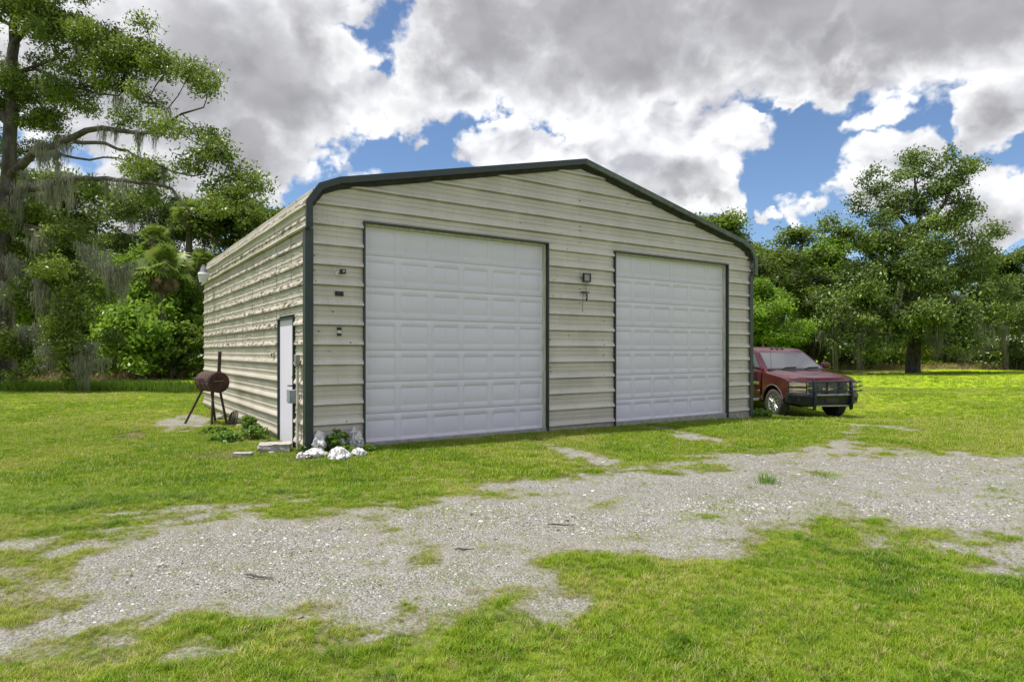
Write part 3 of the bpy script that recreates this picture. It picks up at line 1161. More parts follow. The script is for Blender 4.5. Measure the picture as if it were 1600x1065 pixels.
def build_doors():
    for k, (a, b, _) in enumerate(DOORS):
        rec = 0.085
        w = b - a - 0.05
        fr = B()
        z0, z1 = -0.05, DTOP
        # thin dark flashing round the opening
        fr.box(a - 0.010, a + 0.016, -0.056, 0.02, z0, z1 + 0.020)
        fr.box(b - 0.016, b + 0.010, -0.056, 0.02, z0, z1 + 0.020)
        fr.box(a + 0.0165, b - 0.0165, -0.0555, 0.02, z1 - 0.004, z1 + 0.0195)
        fo = fr.done('garage_door', trim_m, garage)
        fo['label'] = ('wider-looking white roll-up door nearer the side wall' if k == 0 else 'white roll-up door farther along the front')
        jb = B()
        jb.box(b - 0.052, b - 0.0165, 0.0205, rec + 0.06, z0, z1 - 0.005)
        jb.box(a + 0.0165, a + 0.03, 0.0205, rec + 0.06, z0, z1 - 0.005)
        jb.box(a + 0.031, b - 0.053, 0.0205, rec - 0.02, z1 - 0.035, z1 - 0.0045)
        jb.done('door_jamb', jamb_m, fo)
        h = 0.5075
        V, F = door_section(w, h - 0.003, 6)
        base = None
        for r in range(7):
            zb = -0.005 + r * h
            if base is None:
                base = np_mesh('door_section', V, F, door_m, fo, False)
                o = base
            else:
                o = base.copy()
                C.objects.link(o)
            o.location = (a + 0.025, rec + 0.0012 * math.sin(r * 2.3 + k), zb)
            o.rotation_euler = (R(0.06 * math.sin(r * 1.7 + k * 2)), 0, 0)
        bk = B()
        bk.box(a + 0.02, b - 0.02, rec + 0.02, rec + 0.05, -0.02, DTOP + 0.05)
        bk.done('door_backing', dark_m, fo)
        sl = B()
        sl.box(a + 0.03, b - 0.055, rec - 0.006, rec + 0.019, -0.045, -0.006, 0.006)
        sl.done('bottom_seal', black_m, fo)


build_doors()


def build_man_door():
    v0, v1 = 0.66, 1.62
    fr = B()
    fr.box(-0.038, 0.02, v0 - 0.008, v0 + 0.018, -0.05, 2.06)
    fr.box(-0.038, 0.02, v1 - 0.018, v1 + 0.008, -0.05, 2.06)
    fr.box(-0.0375, 0.02, v0 + 0.0185, v1 - 0.0185, 2.03, 2.059)
    fo = fr.done('side_door', trim_m, garage)
    lf = B()
    lf.box(0.0, 0.04, v0 + 0.019, v1 - 0.019, -0.02, 2.029, 0.003)
    leaf = lf.done('door_leaf', door_m, fo)
    hd = B()
    hd.cyl((0.0, v0 + 0.09, 0.955), (-0.012, v0 + 0.09, 0.955), 0.032, n=14)
    hd.cyl((-0.012, v0 + 0.09, 0.955), (-0.06, v0 + 0.09, 0.955), 0.011, n=8)
    hd.tube([(-0.06, v0 + 0.085, 0.955), (-0.062, v0 + 0.14, 0.958), (-0.058, v0 + 0.20, 0.950)], 0.010, 8)
    bronze = pmat('dark_bronze', (0.03, 0.022, 0.016), (0.06, 0.045, 0.03), 20, rough=0.4, metallic=0.8)
    hd.done('handle', bronze, fo, 40)
    hd = B()
    hd.cyl((0.0, v0 + 0.09, 1.09), (-0.02, v0 + 0.09, 1.09), 0.024, n=12)
    hd.done('lock', bronze, fo, 40)
    th = B()
    th.box(-0.05, -0.001, v0 + 0.0, v1, -0.09, -0.051)
    th.done('threshold', conc_m, fo)


build_man_door()


def at_wall(u, v, z):
    return garage.matrix_basis @ Vector((u, v, z)) if False else P0 + Vector((math.cos(R(TH)) * u - math.sin(R(TH)) * v, math.sin(R(TH)) * u + math.cos(R(TH)) * v, z))


def wall_thing(name, label, cat, u, v, z, group=None):
    return thing(name, label, cat, at_wall(u, v, z), R(TH), group)


def build_fixtures():
    # camera by the corner
    t = wall_thing('security_camera', 'small bullet security camera on a white bracket above the black boxes', 'security camera', 0.50, -0.006, 2.716)
    b = B(); b.cyl((-0.05, 0.0, -0.02), (-0.05, -0.03, -0.02), 0.032, n=14); b.tube([(-0.05, -0.03, -0.02), (-0.04, -0.06, 0.0), (-0.01, -0.075, 0.01)], 0.012)
    b.done('mount', white_pl_m, t, 40)
    b = B(); b.box(-0.035, 0.055, -0.15, -0.06, -0.03, 0.045, 0.018, 2); b.done('housing', black_m, t, 40)
    b = B(); b.cyl((0.01, -0.149, 0.008), (0.01, -0.156, 0.008), 0.022, n=16); b.done('lens', pmat('camera_glass', (0.22, 0.22, 0.21), (0.30, 0.30, 0.29), 30, rough=0.15), t, 40)
    b = B(); b.tube([(-0.06, -0.012, 0.0), (-0.085, -0.012, 0.06), (-0.11, -0.015, 0.13)], 0.005); b.done('wire', white_pl_m, t)
    # two little boxes under it
    t = wall_thing('junction_box', 'flat black wall box with two knobs below the security camera', 'junction box', 0.485, -0.006, 2.39)
    b = B(); b.box(-0.065, 0.065, -0.03, -0.001, -0.035, 0.035, 0.006); b.done('cover', black_m, t)
    b = B(); b.cyl((0.03, -0.03, 0), (0.03, -0.042, 0), 0.018, n=12); b.cyl((-0.03, -0.03, 0), (-0.03, -0.042, 0), 0.018, n=12); b.done('knob', dark_m, t, 40)
    t = wall_thing('junction_box', 'black wall bracket with white middle, lowest of the corner fixtures', 'junction box', 0.485, -0.006, 1.806)
    b = B(); b.box(-0.035, 0.035, -0.025, -0.001, 0.022, 0.065, 0.005); b.done('clip', black_m, t)
    b = B(); b.box(-0.033, 0.033, -0.025, -0.001, -0.065, -0.026, 0.005); b.done('clip', black_m, t)
    b = B(); b.box(-0.024, 0.024, -0.020, -0.001, -0.0255, 0.0215, 0.004); b.done('plate', white_pl_m, t)
    # flood light between the doors, pipe hook under it
    t = wall_thing('floodlight', 'square dark framed floodlight mounted between the two roll-up doors', 'floodlight', 5.40, -0.006, 2.945)
    b = B()
    b.box(-0.092, 0.092, -0.11, -0.07, -0.085, -0.065); b.box(-0.092, 0.092, -0.11, -0.07, 0.065, 0.085)
    b.box(-0.092, -0.072, -0.1105, -0.07, -0.0645, 0.0645); b.box(0.072, 0.092, -0.1105, -0.07, -0.0645, 0.0645)
    b.done('frame', black_m, t)
    b = B(); b.box(-0.0715, 0.0715, -0.095, -0.06, -0.0645, 0.0645, 0.003); b.done('lens', pmat('flood_glass', (0.30, 0.30, 0.285), (0.22, 0.22, 0.21), 40, rough=0.25), t)
    b = B(); b.box(-0.02, 0.02, -0.06, -0.001, -0.03, 0.03); b.done('bracket', black_m, t)
    t = wall_thing('hook', 'black two-armed hook with a dangling wire under the floodlight', 'hook', 5.405, -0.006, 2.66)
    b = B(); b.box(-0.10, -0.012, -0.05, -0.02, -0.012, 0.016, 0.006); b.box(0.0, 0.10, -0.05, -0.02, -0.008, 0.014, 0.006); b.box(-0.02, 0.02, -0.03, -0.001, -0.01, 0.012)
    b.done('arm', black_m, t)
    b = B(); b.tube([(0.025, -0.045, -0.02), (0.035, -0.05, -0.07), (0.034, -0.05, -0.11), (0.02, -0.05, -0.17)], 0.015); b.done('hanger', black_m, t, 40)
    b = B(); b.tube([(0.03, -0.02, 0.16), (0.03, -0.03, 0.01)], 0.004)
    b.tube([(-0.05, -0.04, -0.02), (-0.065, -0.045, -0.12), (-0.075, -0.045, -0.24), (-0.082, -0.045, -0.32), (-0.075, -0.045, -0.375), (-0.05, -0.045, -0.37)], 0.004)
    b.done('wire', black_m, t)
    # yard light under the eave at the far end of the side wall
    t = wall_thing('yard_light', 'pale barn light with cone cap on an arm high on the side wall', 'wall light', -0.0, 8.25, 3.40)
    t.scale = (0.85, 0.85, 0.85)
    b = B(); b.tube([(-0.01, 0.0, 0.16), (-0.12, 0.0, 0.17), (-0.22, 0, 0.16)], 0.018); b.box(-0.03, -0.001, -0.05, 0.05, 0.10, 0.22, 0.005); b.done('arm', galv_m, t, 40)
    b = B(); b.cyl((-0.28, 0, 0.13), (-0.28, 0, 0.30), 0.115, 0.065, n=20); b.cyl((-0.28, 0, 0.30), (-0.28, 0, 0.36), 0.045, 0.04, n=14); b.done('cap', galv_m, t, 35)
    b = B(); b.cyl((-0.28, 0, 0.075), (-0.28, 0, 0.13), 0.165, 0.14, n=24); b.cyl((-0.28, 0, -0.16), (-0.28, 0, 0.075), 0.115, 0.155, n=24)
    b.done('refractor', pmat('frosted_plastic', (0.62, 0.62, 0.62), (0.52, 0.52, 0.52), 8, rough=0.3), t, 35)
    # electrical box and conduit beside the man door
    t = wall_thing('electrical_box', 'grey blue electrical box with conduit beside the side door', 'electrical box', 0.0, 0.42, 0.0)
    bl = pmat('blue_grey_paint', (0.27, 0.315, 0.37), (0.21, 0.25, 0.30), 12, rough=0.4)
    b = B(); b.box(-0.145, -0.034, -0.03, 0.14, 0.70, 0.905, 0.008, 2); b.done('box', bl, t, 40)
    b = B(); b.box(-0.155, -0.146, -0.034, 0.144, 0.72, 0.91, 0.003); b.done('lid', bl, t)
    b = B(); b.cyl((-0.06, -0.12, -0.05), (-0.06, -0.12, 1.28), 0.021, n=12); b.cyl((-0.06, -0.12, 0.62), (-0.06, -0.12, 0.66), 0.028, n=12); b.box(-0.045, -0.034, -0.16, -0.08, 0.40, 0.43); b.done('conduit', jamb_m, t, 40)
    b = B(); b.box(-0.10, -0.034, -0.17, -0.06, 1.28, 1.45, 0.006); b.done('upper_box', galv_m, t)
    b = B(); b.tube([(-0.06, -0.03, 0.55), (-0.07, -0.05, 0.5), (-0.075, -0.02, 0.46), (-0.06, -0.01, 0.50)], 0.008); b.done('wire', black_m, t)
    t = wall_thing('outlet', 'small grey outlet box on the ribbed side wall past the door', 'outlet box', 0.0, 1.95, 1.44)
    b = B(); b.box(-0.05, -0.004, -0.035, 0.035, -0.055, 0.055, 0.006); b.done('box', jamb_m, t)
    b = B(); b.box(-0.058, -0.0505, -0.022, 0.022, -0.035, 0.035, 0.003); b.done('cover', black_m, t)
    # thin aerial standing on the roof
    t = wall_thing('antenna', 'thin wire antenna rising from the near roof slope', 'antenna', 1.10, 1.3, 4.24)
    b = B(); b.cyl((0, 0, 0), (0, 0, 0.34), 0.006, n=6); b.done('rod', black_m, t)
    b = B(); b.cyl((0, 0, 0), (0, 0, 0.05), 0.02, n=10); b.done('base', black_m, t)


build_fixtures()


def build_screws():
    """screw heads and small holes that dot the front sheets"""
    bm = bmesh.new()
    rg = random.Random(4)
    pts = [(5.30, z) for z in (2.45, 2.72, 3.02, 3.3, 3.62, 3.86, 3.95, 4.2, 4.45)]
    for k in range(46):
        u = rg.choice((0.15, 0.35, 0.62, 3.9, 4.6, 5.0, 5.9, 6.6, 8.2, 9.9, 10.3)) + rg.uniform(-.06, .06)
        z = RIB0 + RIB * rg.randint(1, 14) + rg.choice((0.03, 0.12, 0.2))
        if z > roof_z(u) - 0.25 or any(a - 0.05 < u < b + 0.05 and z < DTOP + 0.1 for a, b, _ in DOORS):
            continue
        pts.append((u, z))
    for (u, z) in pts:
        r = rg.choice((0.008, 0.010, 0.013))
        ret = bmesh.ops.create_cone(bm, cap_ends=True, segments=6, radius1=r, radius2=r * 0.6, depth=0.012)
        ph = ((z - RIB0) % RIB)
        q = 0.044 if ph < 0.07 else 0.011
        bmesh.ops.transform(bm, matrix=Matrix.Translation((u, -q, z)) @ Matrix.Rotation(R(90), 4, 'X'), verts=ret['verts'])
    me = bpy.data.meshes.new('screw')
    bm.to_mesh(me); bm.free()
    o = link('screw', me, dark_m, garage)
    o['kind'] = 'stuff'


build_screws()
# ------------------------------------------------------------------ pickup truck
def build_truck():
    red = pmat('maroon_car_paint', (0.066, 0.004, 0.009), (0.052, 0.003, 0.008), 3, rough=0.26, coat=0.4, bump=0.01)
    blk = pmat('black_trim', (0.012, 0.012, 0.014), (0.022, 0.022, 0.024), 14, rough=0.45)
    guard = pmat('dark_guard_steel', (0.016, 0.020, 0.032), (0.030, 0.034, 0.046), 9, rough=0.35, metallic=0.4, bump=0.1, bscale=60)
    chrome = pmat('chrome', (0.75, 0.76, 0.78), (0.62, 0.63, 0.65), 6, rough=0.12, metallic=1.0)
    alloy = pmat('alloy', (0.62, 0.62, 0.63), (0.45, 0.45, 0.46), 12, rough=0.28, metallic=0.9)
    rubber = pmat('tyre_rubber', (0.020, 0.019, 0.018), (0.05, 0.046, 0.04), 9, rough=0.85, bump=0.2, bscale=30)
    glass = pmat('tinted_glass', (0.018, 0.022, 0.030), (0.024, 0.028, 0.036), 3, rough=0.03, spec=0.9)
    glass.node_tree.nodes['Principled BSDF'].inputs['IOR'].default_value = 1.9
    lens = pmat('yellowed_lens', (0.66, 0.56, 0.34), (0.52, 0.46, 0.32), 14, rough=0.15, coat=0.6)
    steel = pmat('polished_bar', (0.42, 0.40, 0.40), (0.30, 0.28, 0.28), 8, rough=0.3, metallic=0.9)
    mud = pmat('grey_arch_liner', (0.05, 0.048, 0.045), (0.10, 0.095, 0.085), 10, rough=0.9)

    FX, FY = 8.12, 17.72
    zf = H1(FX, FY)
    head = math.atan2(-0.985, 0.17)
    zr = H1(FX - math.cos(head) * 3.65, FY - math.sin(head) * 3.65)
    t = thing('pickup_truck', 'dark red pickup truck with black grille guard parked past the garage', 'pickup truck', (FX, FY, zf - 0.01))
    t.rotation_euler = (0, math.atan2(zr - zf, 3.65), head)

    # ---- lower body: side outline with wheel arches, carried across the width
    def arch(cx, r, a0, a1, n=12):
        return [(cx + r * math.cos(R(a)), 0.40 + r * math.sin(R(a))) for a in np.linspace(a0, a1, n)]
    top = [(0.84, 1.075), (0.80, 1.125), (0.55, 1.17), (0.20, 1.205), (-0.20, 1.24), (-0.55, 1.265), (-1.2, 1.28), (-2.0, 1.285), (-3.02, 1.285)]
    out = [(0.86, 0.62), (0.885, 0.80), (0.885, 1.0)] + top + [(-3.05, 0.60), (-2.8, 0.47)] + [(-0.62, 0.47)] + arch(0.0, 0.50, 172, 24) + [(0.66, 0.60)]
    cols = [0.0, 0.35, 0.66, 0.84, 0.93, 0.975, 1.0]
    cols = [-c for c in cols[::-1]] + cols[1:]
    V, F = [], []
    n = len(out)
    for y in cols:
        a = abs(y)
        for (x, z) in out:
            zz, xx, yy = z, x, y
            if z > 1.05:
                zz = z - 0.055 * sstep(0.90, 1.0, a) + 0.03 * (1 - a * a) * float(sstep(-0.7, -0.3, x))
            if x > 0.5:
                xx = x - 0.17 * float(sstep(0.45, 1.0, a)) * (x - 0.5) / 0.38
            if z < 0.62:
                yy = y * (1 - 0.03 * float(sstep(0.62, 0.45, z)))
            if z > 1.1:
                yy = y * (1 - 0.02 * float(sstep(1.1, 1.28, z)))
            # hood ridges
            if z > 1.1 and x > -0.6 and 0.6 < a < 0.7:
                zz += 0.02
            V.append((xx, yy, zz))
    for j in range(len(cols) - 1):
        for i in range(n):
            k = (i + 1) % n
            F.append((j * n + i, j * n + k, (j + 1) * n + k, (j + 1) * n + i))
    me = bpy.data.meshes.new('body')
    me.from_pydata(V, [], F + [tuple(range(n))[::-1], tuple((len(cols) - 1) * n + i for i in range(n))])
    bm = bmesh.new(); bm.from_mesh(me)
    bmesh.ops.recalc_face_normals(bm, faces=bm.faces)
    bmesh.ops.triangulate(bm, faces=[f for f in bm.faces if len(f.verts) > 4])
    bm.to_mesh(me); bm.free()
    me.polygons.foreach_set('use_smooth', np.ones(len(me.polygons), bool))
    for pl in me.polygons:
        if abs(pl.normal.y) > 0.93:
            pl.use_smooth = False
    me.set_sharp_from_angle(angle=R(28))
    body = link('body', me, red, t)

    # bed
    out2 = [(-3.07, 0.60), (-3.07, 1.33), (-4.86, 1.33), (-4.88, 0.75), (-4.75, 0.60)] + [(-3.65 - 0.5 * math.cos(R(a)), 0.40 + 0.5 * math.sin(R(a))) for a in np.linspace(24, 156, 12)]
    b = B(); b.prism(out2, 1, -0.99, 0.99, 0.02); b.done('bed', red, t, 35)
    b = B(); b.box(-4.80, -3.12, -0.86, 0.86, 1.331, 1.338); b.done('bed_floor', blk, t)

    # ---- cab
    def ring(z, xf, xr, hw, k=0.06):
        return [(xf, -hw + k, z), (xf - k * 0.6, -hw, z), (xr + k, -hw, z), (xr, -hw + k, z), (xr, hw - k, z), (xr + k, hw, z), (xf - k * 0.6, hw, z), (xf, hw - k, z)]
    rings = [ring(1.22, -0.44, -3.02, 0.965), ring(1.30, -0.50, -3.02, 0.945), ring(1.74, -1.22, -2.88, 0.775), ring(1.815, -1.36, -2.82, 0.725), ring(1.852, -1.55, -2.70, 0.62), ring(1.866, -1.75, -2.5, 0.4)]
    V = [p for r in rings for p in r]
    F = []
    for j in range(len(rings) - 1):
        for i in range(8):
            F.append((j * 8 + i, j * 8 + (i + 1) % 8, (j + 1) * 8 + (i + 1) % 8, (j + 1) * 8 + i))
    F.append(tuple(range((len(rings) - 1) * 8, len(rings) * 8)))
    b = B(); b.poly(V, F); cab = b.done('cab', red, t, 32)

    def face_pt(x_f, y_f, zz):
        return (x_f, y_f, zz)

    def ws_x(z):
        return -0.50 + (z - 1.30) / 0.44 * -0.72

    def side_y(z):
        return 0.945 - (z - 1.30) / 0.44 * 0.17

    def panel(pts, thick, nrm, name, mat, parent):
        nv = Vector(nrm).normalized() * thick
        n_ = len(pts)
        P1 = [Vector(p) + nv * 0.15 for p in pts]
        P2 = [Vector(p) + nv for p in pts]
        b = B()
        b.poly([tuple(p) for p in P1 + P2], [tuple(range(n_))[::-1], tuple(range(n_, 2 * n_))] + [(i, (i + 1) % n_, n_ + (i + 1) % n_, n_ + i) for i in range(n_)])
        return b.done(name, mat, parent)
    nrm = (0.44, 0, 0.72)
    w0, w1 = 0.87, 0.715
    ws = panel([(ws_x(1.285), -w0 - .01, 1.285), (ws_x(1.285), w0 + .01, 1.285), (ws_x(1.735), w1 + .005, 1.735), (ws_x(1.735), -w1 - .005, 1.735)], 0.007, nrm, 'windshield_trim', blk, t)
    panel([(ws_x(1.315), -w0 + .02, 1.315), (ws_x(1.315), w0 - .02, 1.315), (ws_x(1.725), w1 - .025, 1.725), (ws_x(1.725), -w1 + .025, 1.725)], 0.011, nrm, 'windshield', glass, t)
    for s in (-1, 1):
        nr = (0, s * 0.44, 0.17)

        def sp(x, z):
            return (x, s * side_y(z), z)
        q = [sp(-0.70, 1.315), sp(-1.72, 1.315), sp(-1.72, 1.715), sp(-1.28, 1.715)]
        panel(q if s > 0 else q[::-1], 0.006, nr, 'window_trim', blk, t)
        q = [sp(-0.78, 1.335), sp(-1.69, 1.335), sp(-1.69, 1.69), sp(-1.30, 1.69)]
        panel(q if s > 0 else q[::-1], 0.010, nr, 'side_window', glass, t)
        q = [sp(-1.82, 1.335), sp(-2.76, 1.335), sp(-2.70, 1.69), sp(-1.82, 1.69)]
        panel(q if s > 0 else q[::-1], 0.008, nr, 'side_window', glass, t)
        # doors: proud skins with gaps
        for (xa, xb) in ((-0.605, -1.755), (-1.775, -2.98)):
            b = B()
            b.box(xb, xa, 0.985 if s > 0 else -1.012, 1.012 if s > 0 else -0.985, 0.56, 1.205, 0.012, 2)
            b.box(xb + 0.02, xa - 0.02, 1.003 if s > 0 else -1.020, 1.020 if s > 0 else -1.003, 0.60, 0.70, 0.008)
            d = b.done('door', red, t, 40)
            b = B(); b.box(xb + 0.06, xb + 0.26, 1.012 if s > 0 else -1.045, 1.045 if s > 0 else -1.012, 1.06, 1.10, 0.01, 2); b.done('handle', red, d, 40)
            b = B(); b.box(xa - 0.44, xa - 0.06, 1.0125 if s > 0 else -1.018, 1.018 if s > 0 else -1.0125, 0.855, 0.878); b.box(xa - 0.34, xa - 0.06, 1.0125 if s > 0 else -1.018, 1.018 if s > 0 else -1.0125, 0.89, 0.935, 0.004)
            b.done('badge', chrome, d)
        # running board
        b = B(); b.tube([(-0.62, s * 1.0, 0.44), (-0.9, s * 1.05, 0.40), (-2.7, s * 1.05, 0.40), (-3.0, s * 1.0, 0.44)], 0.042, 10); b.done('running_board', steel, t, 50)
        # mirror
        b = B()
        b.box(-0.93, -0.78, s * 1.20 - 0.11, s * 1.20 + 0.11, 1.27, 1.47, 0.04, 3)
        mo = b.done('mirror', red, t, 50)
        b = B(); b.tube([(-0.82, s * 0.93, 1.30), (-0.84, s * 1.10, 1.33)], 0.03); b.done('arm', blk, mo)
        b = B(); b.box(-0.938, -0.9305, s * 1.20 - 0.085, s * 1.20 + 0.085, 1.295, 1.445); b.done('mirror_glass', glass, mo)
        # arch lips
        for cx in (0.0, -3.65):
            b = B()
            a0, a1 = (176, 20) if cx == 0 else (156, 24)
            b.tube([(cx + 0.505 * math.cos(R(a)), s * 1.0, 0.40 + 0.505 * math.sin(R(a))) for a in np.linspace(a0, a1, 14)], 0.022, 6)
            b.done('wheel_arch', mud, t, 50)
        # headlights: two stacked lenses in a dark bezel
        y0, y1 = (0.60, 0.955) if s > 0 else (-0.955, -0.60)

        def hx(y):
            return 0.885 - 0.17 * float(sstep(0.45, 1.0, abs(y)))
        hb = B()
        pts = []
        for y in np.linspace(0.585, 0.985, 5):
            pts.append((hx(y) + 0.004, s * y))
        zz = (0.755, 1.045)
        P = [(x, y, zz[0]) for x, y in pts] + [(x, y, zz[1]) for x, y in pts] + [(x - 0.1, y, zz[0]) for x, y in pts] + [(x - 0.1, y, zz[1]) for x, y in pts]
        Fq = []
        for i in range(4):
            Fq += [(i, i + 1, 5 + i + 1, 5 + i), (5 + i, 5 + i + 1, 15 + i + 1, 15 + i), (i + 1, i, 10 + i, 10 + i + 1)]
        Fq += [(0, 5, 15, 10), (4, 14, 19, 9)]
        hb.poly(P, Fq)
        ho = hb.done('headlight', blk, t)
        for (za, zb) in ((0.77, 0.885), (0.915, 1.032)):
            q = B()
            pp = []
            for y in np.linspace(0.60, 0.975, 5):
                pp.append((hx(y) + 0.014, s * y))
            P = [(x, y, za) for x, y in pp] + [(x, y, zb) for x, y in pp] + [(x - 0.015, y, za) for x, y in pp] + [(x - 0.015, y, zb) for x, y in pp]
            q.poly(P, Fq)
            q.done('lens', lens, ho)
        # tow side marker: wing bars of the guard
    # wipers and cowl
    b = B(); b.box(-0.56, -0.44, -0.80, 0.80, 1.262, 1.292, 0.008); b.done('cowl', blk, t)
    for y in (-0.45, 0.25):
        b = B(); b.tube([(-0.47, y, 1.30), (-0.53, y + 0.18, 1.345), (-0.545, y + 0.50, 1.352)], 0.012, 6); b.done('wiper', blk, t)
    for y in (-0.16, 0.0, 0.16):
        b = B()
        b.box(-1.50, -1.40, y - 0.035, y + 0.035, 1.822, 1.858, 0.008)
        b.done('roof_lamp', blk, t)
    b = B(); b.cyl((-0.25, -0.9, 1.19), (-0.33, -0.9, 2.02), 0.006, 0.003, 6); b.done('aerial', blk, t)
    # grille: chrome frame, two tiers of dark mesh, bow-tie emblem on the middle bar
    b = B(); b.box(0.86, 0.905, -0.58, 0.58, 0.745, 1.055, 0.01); gr = b.done('grille', blk, t)
    b = B()
    b.box(0.895, 0.925, -0.585, 0.585, 0.875, 0.925, 0.008)
    b.box(0.894, 0.92, -0.585, 0.585, 1.035, 1.062, 0.006); b.box(0.894, 0.92, -0.585, 0.585, 0.738, 0.762, 0.006)
    for y in (-0.57, 0.57):
        b.box(0.893, 0.918, y - 0.02, y + 0.02, 0.763, 1.034, 0.005)
    b.done('frame', chrome, gr)
    b = B()
    for k in range(5):
        z = 0.775 + 0.02 * k
        b.box(0.9055, 0.912, -0.54, 0.54, z, z + 0.006); b.box(0.9055, 0.912, -0.54, 0.54, z + 0.165, z + 0.171)
    for k in range(25):
        y = -0.53 + k * 0.0442
        b.box(0.9052, 0.909, y, y + 0.006, 0.765, 0.873); b.box(0.9052, 0.909, y, y + 0.006, 0.927, 1.033)
    b.done('mesh', galv_m, gr)
    em = [(0, -0.135, -0.02), (0, -0.115, 0.03), (0, -0.052, 0.03), (0, -0.045, 0.048), (0, 0.058, 0.048), (0, 0.052, 0.03), (0, 0.135, 0.03), (0, 0.115, -0.03), (0, 0.052, -0.03), (0, 0.045, -0.048), (0, -0.058, -0.048), (0, -0.052, -0.03), (0, -0.135, -0.03)]
    b = B(); b.prism([(q[1] * 1.12, q[2] * 1.15 + 0.885) for q in em[1:]], 0, 0.924, 0.940); b.done('emblem', pmat('pale_gold', (0.72, 0.62, 0.38), (0.62, 0.53, 0.32), 20, rough=0.35, metallic=0.2), gr)
    # ranch bumper: deep centre, wings swept back
    b = B()
    sec = [(0.0, 0.76), (0.10, 0.74), (0.12, 0.70), (0.08, 0.46), (0.0, 0.44)]
    stations = [(-1.03, 0.62, .10), (-0.98, 0.70, .05), (-0.62, 0.95, 0), (-0.55, 1.0, 0), (0.55, 1.0, 0), (0.62, 0.95, 0), (0.98, 0.70, .05), (1.03, 0.62, .10)]
    V, F = [], []
    for (y, x, up) in stations:
        for (dx, z) in sec:
            V.append((x + dx, y, max(z, 0.44 + up) if z < 0.6 else z))
    m = len(sec)
    for i in range(len(stations) - 1):
        for j in range(m):
            F.append((i * m + j, i * m + (j + 1) % m, (i + 1) * m + (j + 1) % m, (i + 1) * m + j))
    F += [tuple(range(m))[::-1], tuple((len(stations) - 1) * m + j for j in range(m))]
    b.poly(V, F)
    bp = b.done('bumper', guard, t)
    b = B(); b.tube([(1.125, -0.50, 0.735), (1.125, 0.50, 0.735)], 0.026, 10); b.tube([(1.10, -0.50, 0.45), (1.10, 0.50, 0.45)], 0.022, 10); b.done('bar', steel, bp, 50)
    for y in (-0.80, 0.80):
        b = B(); b.box(0.905, 0.925, y - 0.07, y + 0.07, 0.56, 0.64, 0.004, M=None); b.done('fog_light', black_m, bp)
    b = B(); b.box(1.105, 1.118, -0.18, 0.18, 0.54, 0.67, 0.005); b.done('plate_bracket', black_m, bp)
    # grille guard
    gb = B()
    for z, x in ((1.07, 1.10), (0.935, 1.13), (0.83, 1.145)):
        gb.tube([(x, -0.51, z), (x, 0.51, z)], 0.019, 8)
    for y in (-0.17, 0.17):
        gb.box(1.10, 1.125, y - 0.022, y + 0.022, 0.78, 1.065)
    go = gb.done('grille_guard', guard, t, 50)
    for y in (-0.53, 0.53):
        gg = B()
        gg.prism([(1.10, 0.34), (1.17, 0.36), (1.20, 0.55), (1.19, 0.80), (1.13, 1.10), (1.08, 1.13), (1.05, 1.10), (1.08, 0.80), (1.08, 0.5)], 1, y - 0.025, y + 0.025, 0.006)
        gg.done('upright', guard, go)
    for s in (-1, 1):
        for z, x in ((1.06, 1.09), (0.945, 1.11), (0.83, 1.13)):
            wb = B()
            wb.tube([(x, s * 0.55, z), (x - 0.06, s * 0.80, z), (x - 0.17, s * 0.99, z), (x - 0.36, s * 1.06, z)], 0.015, 8)
            wb.done('wing_bar', guard, go, 50)
    # underside and wells
    b = B(); b.box(-4.6, 0.6, -0.55, 0.55, 0.36, 0.60); b.box(-0.5, 0.5, -0.62, 0.62, 0.40, 0.98); b.box(-4.15, -3.15, -0.62, 0.62, 0.40, 0.98); b.cyl((0, -0.8, 0.40), (0, 0.8, 0.40), 0.05); b.cyl((-3.65, -0.8, 0.40), (-3.65, 0.8, 0.40), 0.06)
    b.done('chassis', blk, t)
    # wheels
    def wheel(cx, s):
        y = s * 0.86
        tb = B()
        prof = [(0.235, 0.125), (0.30, 0.138), (0.365, 0.132), (0.392, 0.110), (0.402, 0.06), (0.403, 0.0), (0.402, -0.06), (0.392, -0.110), (0.365, -0.132), (0.30, -0.138), (0.235, -0.125)]
        N = 40
        V, F = [], []
        for i in range(N):
            a = 2 * math.pi * i / N
            for k, (r, w) in enumerate(prof):
                rr = r - (0.010 if (i % 2 and 3 <= k <= 7) else 0)
                V.append((cx + rr * math.cos(a), y + w, 0.402 + rr * math.sin(a)))
        m = len(prof)
        for i in range(N):
            for j in range(m - 1):
                F.append((i * m + j, ((i + 1) % N) * m + j, ((i + 1) % N) * m + j + 1, i * m + j + 1))
        tb.poly(V, F)
        wo = tb.done('wheel', rubber, t, 45)
        rb = B()
        o = s * 0.10
        V, F = [], []
        pr = [(0.24, o * 1.2), (0.245, o * 1.28), (0.225, o * 1.25), (0.205, o * 0.75), (0.20, -o)]
        for i in range(N):
            a = 2 * math.pi * i / N
            for r, w in pr:
                V.append((cx + r * math.cos(a), y + w, 0.402 + r * math.sin(a)))
        m = len(pr)
        for i in range(N):
            for j in range(m - 1):
                F.append((i * m + j, ((i + 1) % N) * m + j, ((i + 1) % N) * m + j + 1, i * m + j + 1))
        rb.poly(V, F)
        for k in range(6):
            a = 2 * math.pi * k / 6 + 0.3
            ca, sa = math.cos(a), math.sin(a)
            for d in (-1, 1):
                p0 = (cx + 0.05 * ca - 0.018 * d * sa, y + o * 0.95, 0.402 + 0.05 * sa + 0.018 * d * ca)
                p1 = (cx + 0.212 * ca - 0.050 * d * sa, y + o * 1.12, 0.402 + 0.212 * sa + 0.050 * d * ca)
                rb.cyl(p0, p1, 0.017, 0.015, 6)
